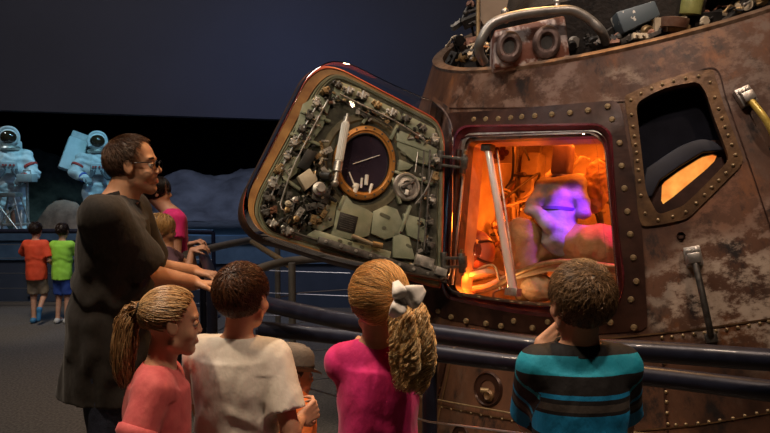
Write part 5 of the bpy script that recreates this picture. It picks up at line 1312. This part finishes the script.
# --- boy in the white T-shirt
D2 = 2.3
M['whitet'] = mat('white_jersey', (.62, .58, .52), (.70, .66, .60), .85, scale=30, bump=.55, bdist=.018, bscale=13, stretch=(1, 1, .6), sheen=.1)
b2 = P(236, 430, D2)
root, hd, T_, hip_, A_ = person('person in a white T-shirt seen from behind at the railing', (b2[0], b2[1]), -.22, 1.345, .208, sw=.118, chin=P(246, 330, D2), head_yaw=-.18, head_pitch=.08,
    lean=.03, hands={'R': (P(300, 420, D2 + .12), V3(.6, .6, .3), V3(-.5, .6, 0), .9), 'L': (P(205, 430, D2 + .3), V3(.1, .9, .1), V3(0, 0, -1), .5)}, shirt=M['whitet'], pants=M['khaki'], sleeve=.72, loose=.019, hem=-.10,
    hair=short_hair((.055, .024, .013), (.16, .065, .03), 12, zline=.06, n=3400, length=.13, front=.84, messy=.35, lift=.12, thick=.022, r=.0011), folds=.0045, shorts=True, poles={'R': V3(.3, -.1, -1)})
MB().lathe(hip_ + T_[:, 2] * (1.345 - .208 - .6725 - .045), nrm(T_[:, 2] - .25 * T_[:, 1]), [(.058, 0), (.062, .006), (.056, .012), (.050, .004)], n=36, cap=False).build('shirt_neckband', M['whitet'], root)

# --- small child in the trilby
D3 = 2.74
b3 = P(292, 420, D3)
M['felt'] = mat('grey_brown_felt', (.13, .11, .095), (.2, .17, .145), .9, scale=10, bump=.3, bscale=90)
def hat(hd, root):
    cap_hair(hd, root, (.04, .02, .012), .30, .02, .8, 26, 31)
    o = hd.w(0, -.05, .66); upv = nrm(hd.R[:, 2] + hd.R[:, 1] * .12); fr = nrm(hd.R[:, 1] - upv * (upv @ hd.R[:, 1])); H = hd.H; sd_ = np.cross(fr, upv)
    n = 56; t = np.linspace(0, 2 * np.pi, n, endpoint=False); prof = [(.385, -.02), (.395, .05), (.40, .13), (.385, .26), (.35, .36), (.27, .43), (.14, .45), (.0001, .445)]
    def ring(r, z, dish=0, crease=0):
        c = np.cos(t); s = np.sin(t); zz = z + dish * (np.abs(c) ** 2 * .10 - .03 * s * s - .02) - crease * .08 * np.exp(-(c / .35) ** 2)
        return o + (np.outer(c * r * .93, sd_) + np.outer(s * r * 1.12, fr)) * H + np.outer(zz * H, upv)
    e = MB().loft([ring(r, z, crease=(1 if z > .3 else 0)) for r, z in prof], cap=True).build('hat', M['felt'], root, smooth=60)
    MB().loft([ring(.402, -.01), ring(.415, .0), ring(.418, .09), ring(.402, .10)], cap=False).build('hat_band', M['blackbox'], e)
    MB().loft([ring(.38, -.01), ring(.40, -.03, .2), ring(.50, -.03, 1.0), ring(.56, -.02, 1.6), ring(.565, -.005, 1.6), ring(.50, -.01, 1.0), ring(.39, .0)], cap=False).build('hat_brim', M['felt'], e, smooth=60)
M['orange'] = mat('orange_jersey', (.72, .16, .03), (.8, .2, .05), .8, scale=30, bump=.55, bdist=.018, bscale=13, stretch=(1, 1, .6))
person('small person in a grey felt hat with a black band and an orange shirt', (b3[0], b3[1]), -1.25, 1.04, .19, sw=.105, chin=P(292, 400, D3), head_yaw=.12, head_pitch=-.05, lean=.04, shirt=M['orange'], pants=M['denim'], sleeve=.6, loose=.010, hair=hat)

# --- girl in magenta with a white bow and curls
D4 = 2.05
M['magenta'] = mat('magenta_jersey', (.72, .012, .17), (.82, .02, .23), .8, scale=30, bump=.55, bdist=.018, bscale=13, stretch=(1, 1, .6), sheen=.15)
b4 = P(378, 430, D4)
M['bow'] = mat('white_ribbon', (.72, .68, .66), (.8, .76, .73), .45, scale=30, bump=.1, sheen=.4)
def curls(hd, root):
    c = (.42, .20, .06); o = cap_hair(hd, root, np.array(c) * .8, .10, .035, .9, 18, 15, ears=False, nz=.003)
    q0 = hd.loc(P(401, 300, D4 - .10)[None])[0]
    keep = lambda q: (q[:, 2] > .08 + .78 * np.clip((q[:, 1] + .02) / .28, 0, 1))
    L = strand_field(hd, 3600, 18, lambda q: (q0 - q) / (np.linalg.norm(q0 - q, axis=1)[:, None] + .02) + np.array((0, 0, .12)), keep, .60, .045, lift=.02, jitter=.12, rad=(.385, .462, .415))
    Wd = hd.c + (L.reshape(-1, 3) @ hd.R.T) * hd.H
    strands_mesh('hair_strands', Wd.reshape(L.shape), .0011, M['hairm'], o, hair_cols(len(L), np.array(c) * 1.25, .5, 19, (.95, .60, .26)))  # warm light on the hair is put into the paler strand colour
    B = bundle([P(394, 298, D4 - .06), P(405, 312, D4 - .11), P(411, 340, D4 - .14), P(411, 362, D4 - .13), P(408, 392, D4 - .12)], 1500, [.018, .044, .055, .056, .030], 44, curl=46, curl_r=.0105, turns=5.0, m=56, flat=.6)
    strands_mesh('curly_ponytail', B, .0012, M['hairm'], root, hair_cols(len(B), (.62, .36, .14), .45, 29, (1.0, .80, .50)))
    # bow: two loops, two tails and a knot
    kc = P(403, 300, D4 - .17); rr, uu, ff = V3(1, 0, 0), V3(0, 0, 1), V3(0, -1, 0)
    kn = MB().ball(kc, (.014, .012, .018), 12).build('bow_knot', M['bow'], root, smooth=180)
    for sx, ang in ((-1, 1.95), (1, .50), (-1, 4.1)):
        d = rr * math.cos(ang) + uu * math.sin(ang); sdn = np.cross(ff, d); rings = []
        for t_ in np.linspace(0, 1, 14):
            w_ = .006 + (.026 if ang < 1 else .015) * math.sin(math.pi * min(t_ ** .62 * .93 + .03, 1)); c0 = kc + d * ((.062 if ang < 1 else .052) * t_) + ff * (.02 * math.sin(math.pi * t_)); th_ = .003 + .006 * math.sin(math.pi * t_)
            rings.append([c0 + sdn * w_ * math.cos(a) + ff * th_ * math.sin(a) * (1 + .3 * math.sin(3 * a)) for a in np.linspace(0, 2 * math.pi, 16, endpoint=False)])
        MB().loft(rings).build('bow_loop', M['bow'], kn, smooth=60)
root, hd, T_, hip_, A_ = person('person in a magenta top and a big white hair bow seen from behind', (b4[0], b4[1]), -.10, 1.385, .205, sw=.100, chin=P(380, 337, D4), head_yaw=.0, head_pitch=.06, lean=.02,
    hands={'R': (P(400, 352, D4 + .50), V3(.1, .9, .1), V3(0, 0, -1), .6), 'L': (P(362, 342, D4 + .55), V3(.3, .9, .1), V3(0, 0, -1), .6)}, shirt=M['magenta'], pants=M['greycloth'], sleeve=.55, loose=.008, hem=-.06, hair=curls, girl=True, folds=.0045,
    poles={'L': V3(-.1, -.2, -1), 'R': V3(.1, -.2, -1)})

# --- boy in the blue and black striped polo
D5 = 1.95
b5 = P(580, 430, D5)
M['polo'] = attr_mat('striped_polo', rough=.75, bump=.55, bdist=.018, bscale=13, stretch=(1, 1, .6), vary=.1)
BL = np.array((.004, .21, .46)); BK = np.array((.010, .009, .011)); TQ = np.array((.008, .28, .42)); BR = np.array((.06, .05, .045))
def stripes(v, q, zs, A, sh, sl):
    py = 216.5 - F * ((v - CAM) @ UP) / ((v - CAM) @ FW)
    z = q[:, 2] + .0
    for_arm = {}
    s = z.copy()
    for side, sg in (('L', -1), ('R', 1)):
        E_ = A[side][0]; a = sh[side]; d = nrm(E_ - a); t = (v - a) @ d
        rad_ = np.linalg.norm(v - a - np.outer(t, d), axis=1)
        on = (q[:, 0] * sg > .118) & (rad_ < .09) & (t > .015); s = np.where(on, zs - t * .95 + .02, s)
    return np.repeat((zs + .045 - s)[:, None], 3, 1)
def stripe_ramp(m):
    N = m.node_tree.nodes; L = m.node_tree.links; a = [n for n in N if n.type == 'ATTRIBUTE'][0]; hs = [n for n in N if n.type == 'HUE_SAT'][0]
    mr = N.new('ShaderNodeMapRange'); mr.inputs['From Min'].default_value = -.1; mr.inputs['From Max'].default_value = .5; L.new(a.outputs['Fac'], mr.inputs[0])
    rp = N.new('ShaderNodeValToRGB'); rp.color_ramp.interpolation = 'CONSTANT'; e = rp.color_ramp.elements; e.remove(e[1]); e[0].position = 0; e[0].color = tuple(BK) + (1,)
    for w_, c in ((.004, TQ), (.052, BK), (.098, BL), (.110, BK), (.122, BR), (.140, BK), (.150, BL), (.205, BK), (.25, BL), (.265, BK), (.30, TQ), (.36, BK)):
        k_ = e.new((w_ + .1) / .6); k_.color = tuple(c) + (1,)
    L.new(mr.outputs[0], rp.inputs[0]); L.new(rp.outputs[0], hs.inputs['Color'])
stripe_ramp(M['polo'])
root, hd, T_, hip_, A_ = person('person in a blue and black striped polo shirt resting their chin on one hand', (b5[0], b5[1]), .06, 1.40, .206, sw=.112, chin=P(576, 340, D5), head_yaw=.22, head_pitch=.10, lean=.04,
    hands={'L': (P(540, 347, D5 + .16), V3(.85, .0, .55), V3(.5, -.5, .4), .8), 'R': (P(616, 385, D5 + .33), V3(-.5, .8, .2), V3(0, 0, -1), .6)}, shirt=M['polo'], pants=M['khaki'], sleeve=.80, loose=.014, hem=-.10, shirt_fn=stripes,
    hair=short_hair((.10, .055, .026), (.38, .23, .12), 22, zline=.06, n=4200, length=.14, front=.84, messy=.45, lift=.2, thick=.026, r=.0011, crown=(.02, -.38, .90)), folds=.004, h=.0042, poles={'L': V3(-.12, .1, -1), 'R': V3(.05, -.1, -1)}, shorts=True)
collar(T_, hip_, 1.40 - .206 - .70 - .040, .047, mat('black_rib_knit', (.008, .008, .009), rough=.8), root, .020, tilt=.1)

# --- children farther along the railing
D6 = 4.95
b6 = P(160, 330, D6)
def bob(c, seed, pale_strand):
    def go(hd, root):
        o = cap_hair(hd, root, np.array(c) * .8, .18, .04, .88, 18, seed, ears=False)
        keep = lambda q: (q[:, 2] > .18 + .70 * np.clip((q[:, 1] + .02) / .28, 0, 1))
        L = strand_field(hd, 900, seed, lambda q: np.tile(np.array((0, -.25, -1.)), (len(q), 1)), keep, .6, .06, jitter=.12, rad=(.39, .47, .42))
        Wd = hd.c + (L.reshape(-1, 3) @ hd.R.T) * hd.H; strands_mesh('hair_strands', Wd.reshape(L.shape), .002, M['hairm'], o, hair_cols(len(L), c, .3, seed, pale_strand))
        B = bundle([hd.w(0, -.45, .6), hd.w(0, -.56, .3), hd.w(0, -.52, -.1), hd.w(0, -.48, -.45)], 260, [.03, .055, .06, .03], seed, m=14, flat=1.0)
        strands_mesh('long_hair', B, .003, M['hairm'], root, hair_cols(len(B), c, .3, seed + 1, pale_strand))
    return go
M['teal'] = mat('dull_purple_top', (.10, .05, .07), rough=.85)
person('person in a dull purple top with both hands on the railing beyond the tall person', (b6[0], b6[1]), MY + .25, 1.40, .21, sw=.13, chin=P(163, 246, D6), head_pitch=.0, lean=.12,
    hands={'R': (P(192, 250, D6 - .15), V3(.9, .1, .25), V3(0, .3, -1), .7), 'L': (P(190, 244, D6 + .15), V3(.9, -.2, .3), V3(0, .2, -1), .7)}, shirt=M['teal'], pants=M['denim'], sleeve=.45, loose=.01, hair=bob((.42, .24, .08), 51, (.65, .42, .18)), girl=True, h=.009)
D7 = 5.5
b7 = P(174, 300, D7)
person('person in a magenta shirt standing behind the purple-topped one at the far railing', (b7[0] - .03, b7[1]), MY + .5, 1.64, .22, sw=.15, kid=False, chin=P(159, 207, D7), head_yaw=-.3, head_pitch=.0, lean=.06, shirt=M['magenta'], pants=M['denim'], sleeve=.5, loose=.012,
    hair=bob((.012, .008, .006), 61, (.03, .02, .015)), girl=True, h=.010)
# --- two boys at the stage railing, backs to us
D8 = 8.3
b8 = P(37, 300, D8)
k8 = 1.13 / 1.75
an = V3(b8[0] - .04, b8[1], .05)
lg = {'L': (V3(b8[0] - .05, b8[1] + .03, .30), an, an + V3(0, .09, -.02)), 'R': (V3(b8[0] + .06, b8[1] + .05, .31), V3(b8[0] + .07, b8[1] - .10, .17), V3(b8[0] + .07, b8[1] - .12, .09))}
M['red'] = mat('orange_red_jersey', (.72, .06, .015), (.8, .09, .03), .8, scale=20)
M['lime'] = mat('lime_jersey', (.30, .68, .05), (.36, .76, .08), .8, scale=20)
person('person in an orange-red T-shirt and khaki shorts, one foot raised, at the stage railing', (b8[0], b8[1]), 0.0, 1.13, .175, sw=.095, legs=lg, shirt=M['red'], pants=M['khaki'], shorts=True, sleeve=.8, loose=.022, hem=-.07, wr=1.1,
    hair=short_hair((.02, .010, .006), (.04, .02, .012), 71, zline=.20, n=500, length=.12, r=.003, lift=.2), shoes=M['blueshoe'], h=.010, face=False,
    hands={'L': (V3(b8[0] - .10, b8[1] + .24, .78), V3(.3, 1, .2), V3(0, .2, -1), .5), 'R': (V3(b8[0] + .16, b8[1] + .12, .62), V3(-.3, 1, -.2), V3(-1, 0, 0), .4)}, poles={'L': V3(-1, -.4, -.6), 'R': V3(.4, -.8, -.8)})
b9 = P(60, 300, D8)
person('person in a lime green T-shirt and blue shorts facing the stage railing', (b9[0] + .03, b9[1]), -.1, 1.12, .175, sw=.092, shirt=M['lime'], pants=mat('blue_shorts', (.02, .06, .28), rough=.8), shorts=True, sleeve=.7, loose=.02, hem=-.07,
    hair=short_hair((.025, .013, .008), (.05, .03, .02), 72, zline=.20, n=500, length=.12, r=.003, lift=.2), shoes=M['sole'], h=.010, face=False, lean=.05,
    hands={'L': (V3(b9[0] - .06, b9[1] + .28, .82), V3(0, 1, .2), V3(0, .2, -1), .5), 'R': (V3(b9[0] + .17, b9[1] + .28, .82), V3(0, 1, .2), V3(0, .2, -1), .5)})

# --- two lunar spacesuit figures on the stage
M['lsuit'] = mat('lunar_suit_cloth', (.50, .52, .53), (.66, .68, .68), .85, scale=9, bump=.8, bscale=26)
def astronaut(label, base, z0, yaw, Ht, pack, arms, helm=True, legs=None, hatcol=None, tint=None):
    Rb = rotm(yaw); r_, f_, u_ = Rb.T; k = Ht / 1.9; B = V3(base[0], base[1], z0); g = lambda x, y, z: B + r_ * x * k + f_ * y * k + u_ * z * k
    e = empty('spacesuit_figure', B, label, 'spacesuit')
    Lg = legs or {-1: (g(-.14, .04, .52), g(-.15, 0, .10)), 1: (g(.14, .04, .52), g(.15, 0, .10))}
    def fsd(p):
        q = (p - B) @ Rb / k; d = ell_(q, (0, 0, 1.25), (.25, .19, .30)) * k
        d = smin(d, ell_(q, (0, 0, .93), (.21, .17, .2)) * k, .06)
        for s in (-1, 1):
            kn, an = Lg[s]; d = smin(d, cap_(p, g(s * .12, 0, .88), kn, .135 * k, .11 * k), .04); d = smin(d, cap_(p, kn, an, .11 * k, .10 * k), .03)
            el, wr = [g(*x) for x in arms[s]]; d = smin(d, cap_(p, g(s * .24, 0, 1.42), el, .10 * k, .085 * k), .05); d = smin(d, cap_(p, el, wr, .085 * k, .07 * k), .03)
        # rumpled rolls round the limbs
        return d + .010 * np.sin(q[:, 2] * 46 + 2 * wob(q, 5, 3, 2)) * (q[:, 2] < 1.6) + .006 * wob(q, 14, 8, 2)
    pts = np.array([g(-.3, -.2, 1.6), g(.3, .2, .0)] + [g(*x) for s in (-1, 1) for x in arms[s]] + [x for s in (-1, 1) for x in Lg[s]])
    sdf_obj('suit', fsd, pts.min(0) - .2, pts.max(0) + .2, .016, tint or M['lsuit'], e)
    hc = g(0, .02, 1.70); MB().ball(hc, .165 * k, 24).build('helmet', mat('helmet_white', (.72, .74, .74), rough=.3), e, smooth=180)
    MB().ball(hc + f_ * .052 * k - u_ * .0, (.135 * k, .135 * k, .125 * k), 24).build('visor', mat('gold_dark_visor', (.05, .03, .015), rough=.1, coat=1, metal=.3), e, smooth=180)
    hood = MB(); hood.path(catmull([hc + f_ * .085 * k + r_ * x * k + u_ * z * k for x, z in ((-.135, -.09), (-.14, .03), (-.09, .12), (0, .15), (.09, .12), (.14, .03), (.135, -.09))], 5), .028 * k, 10); hood.build('visor_hood', M['lsuit'], e)
    MB().lathe(g(0, .01, 1.53), u_, [(.15 * k, -.03), (.17 * k, 0), (.15 * k, .03)], n=30).build('neck_ring', M['steel'], e)
    for s in (-1, 1):
        el, wr = [g(*x) for x in arms[s]]; d = nrm(wr - el)
        caps = finger_dirs(wr + d * .02, d, -u_, .20 * k, .7, -s)
        def hf(p):
            a = None
            for c in caps: x = cap_(p, c[0], c[1], c[2] * 1.35, c[3] * 1.4); a = x if a is None else smin(a, x, .006)
            return a
        sdf_obj('glove', hf, wr - .24, wr + .24, .010, mat('glove_grey', (.25, .27, .28), rough=.8), e)
        MB().lathe(wr - d * .03, d, [(.075 * k, -.015), (.085 * k, 0), (.075 * k, .02)], n=20).build('wrist_ring', mat('wrist_ring_colour', (.45, .05, .04) if s < 0 else (.05, .1, .4), rough=.4), e)
        an = Lg[s][1]; b = MB(); b.loft([[an + f_ * x * k + r_ * y * k + u_ * z * k for x, y in ((-.13, -.075), (-.13, .075), (.06, .09), (.19, .07), (.23, 0), (.19, -.07), (.06, -.09))] for z in (-.10, -.05)]); b.build('boot_sole', M['greycloth'], e, bevel=.01)
        MB().path([an + f_ * -.05 * k - u_ * .01, an + f_ * .14 * k - u_ * .035 * k], [.10 * k, .075 * k], 14).build('boot', M['lsuit'], e)
    # chest unit, hoses, arm stripes
    cu = MB().box(g(0, .22, 1.22), (r_, u_, f_), (.12 * k, .09 * k, .06 * k)).build('chest_unit', mat('chest_box_grey', (.35, .37, .38), rough=.5), e, bevel=.012)
    mb = MB()
    for x in (-.07, -.02, .04, .08): mb.tube(g(x, .28, 1.26), g(x, .31, 1.26), .017)
    mb.build('dial', mat('red_dial', (.4, .05, .04), rough=.4), cu)
    for x0, x1 in ((-.1, -.2), (.1, .2), (-.04, -.22), (.05, .22)):
        MB().path(catmull([g(x0, .27, 1.20), g((x0 + x1) / 2, .32, 1.06), g(x1, .18, 1.08), g(x1 * 1.05, -.05, 1.2)], 6), .02 * k, 8).build('hose', M['greycloth'], e)
    for s in (-1, 1):
        el, wr = [g(*x) for x in arms[s]]; a = g(s * .24, 0, 1.42); d = nrm(el - a); c = a + (el - a) * .55
        MB().lathe(c, d, [(.098 * k, -.02), (.106 * k, -.015), (.106 * k, .015), (.098 * k, .02)], n=24).build('arm_stripe', mat('red_stripe', (.5, .04, .03), rough=.7), e)
    if pack:
        c = g(*pack[0]); R_ = rotm(yaw + pack[1], pack[2], pack[3]); ax3 = (R_[:, 0], R_[:, 2], R_[:, 1])
        pk = MB().box(c, ax3, (.21 * k, .29 * k, .11 * k)).build('backpack', mat('pack_cloth', (.5, .54, .56), (.64, .68, .7), .7, scale=5, bump=.4), e, bevel=.03)
        MB().box(c + R_[:, 2] * .34 * k, ax3, (.19 * k, .06 * k, .10 * k)).build('oxygen_purge_unit', M['lsuit'], pk, bevel=.02)
    return e, g
LP_ = P(11, 240, 11.5)
e1, g1 = astronaut('spacesuit figure at the left end holding a grey box before the lunar hill', (LP_[0], LP_[1]), .60, math.pi + .45, 1.86, ((0, -.26, 1.25), 0, 0, 0), {-1: ((-.36, .12, 1.12), (-.20, .34, 1.06)), 1: ((.36, .10, 1.14), (.24, .34, 1.10))})
RP_ = P(96, 232, 12.6)
e2, g2 = astronaut('pale cyan-lit spacesuit figure with a tilted square backpack behind the brown mound', (RP_[0] + .05, RP_[1]), .58, math.pi + .40, 1.88, ((.34, -.22, 1.45), .1, .15, .35), {-1: ((-.38, .06, 1.14), (-.36, .20, .88)), 1: ((.38, .10, 1.16), (.22, .34, 1.08))})
# box held by the left figure, tool carrier at its feet
bx = P(27, 178, 11.1); ebx = empty('equipment_box', bx, 'small grey instrument box held up by the left spacesuit figure', 'instrument')
MB().abox(bx - V3(.12, .09, .06), bx + V3(.12, .09, .06)).build('case', mat('grey_case', (.3, .3, .3), (.42, .42, .4), .5, scale=8), ebx, bevel=.01)
MB().path([bx + V3(-.06, 0, .06), bx + V3(-.05, 0, .11), bx + V3(.05, 0, .11), bx + V3(.06, 0, .06)], .01, 8).build('handle', M['steel'], ebx)
MB().tube(bx - V3(0, 0, .06), V3(bx[0], bx[1], .60), .022).build('post', M['steel'], ebx)
tc_ = P(12, 236, 10.9); et = empty('tool_carrier', V3(tc_[0], tc_[1], .59), 'open metal lattice tool carrier at the feet of the left spacesuit figure', 'tool carrier')
x0, y0 = tc_[0], tc_[1]
for sx in (-1, 1):
    for sy in (-1, 1): MB().tube((x0 + sx * .30, y0 + sy * .16, .57), (x0 + sx * .08, y0 + sy * .10, 1.42), .014).build('leg', M['steel'], et)
    MB().tube((x0 + sx * .26, y0 - .15, .75), (x0 - sx * .13, y0 - .12, 1.25), .012).build('cross_brace', M['steel'], et)
MB().abox((x0 - .22, y0 - .14, .94), (x0 + .22, y0 + .14, .97)).build('tray', M['steel'], et, bevel=.004)
MB().abox((x0 - .12, y0 - .12, 1.36), (x0 + .12, y0 + .12, 1.42)).build('tray', M['steel'], et, bevel=.004)
for i in range(4): MB().lathe((x0 - .15 + i * .1, y0 - .05 + .04 * (i % 2), .97), (0, 0, 1), [(.03, 0), (.03, .13), (.02, .15), (.02, .2), (.0001, .2)], n=14).build('sample_tube', GM[(2, 5, 3, 2)[i]], et)
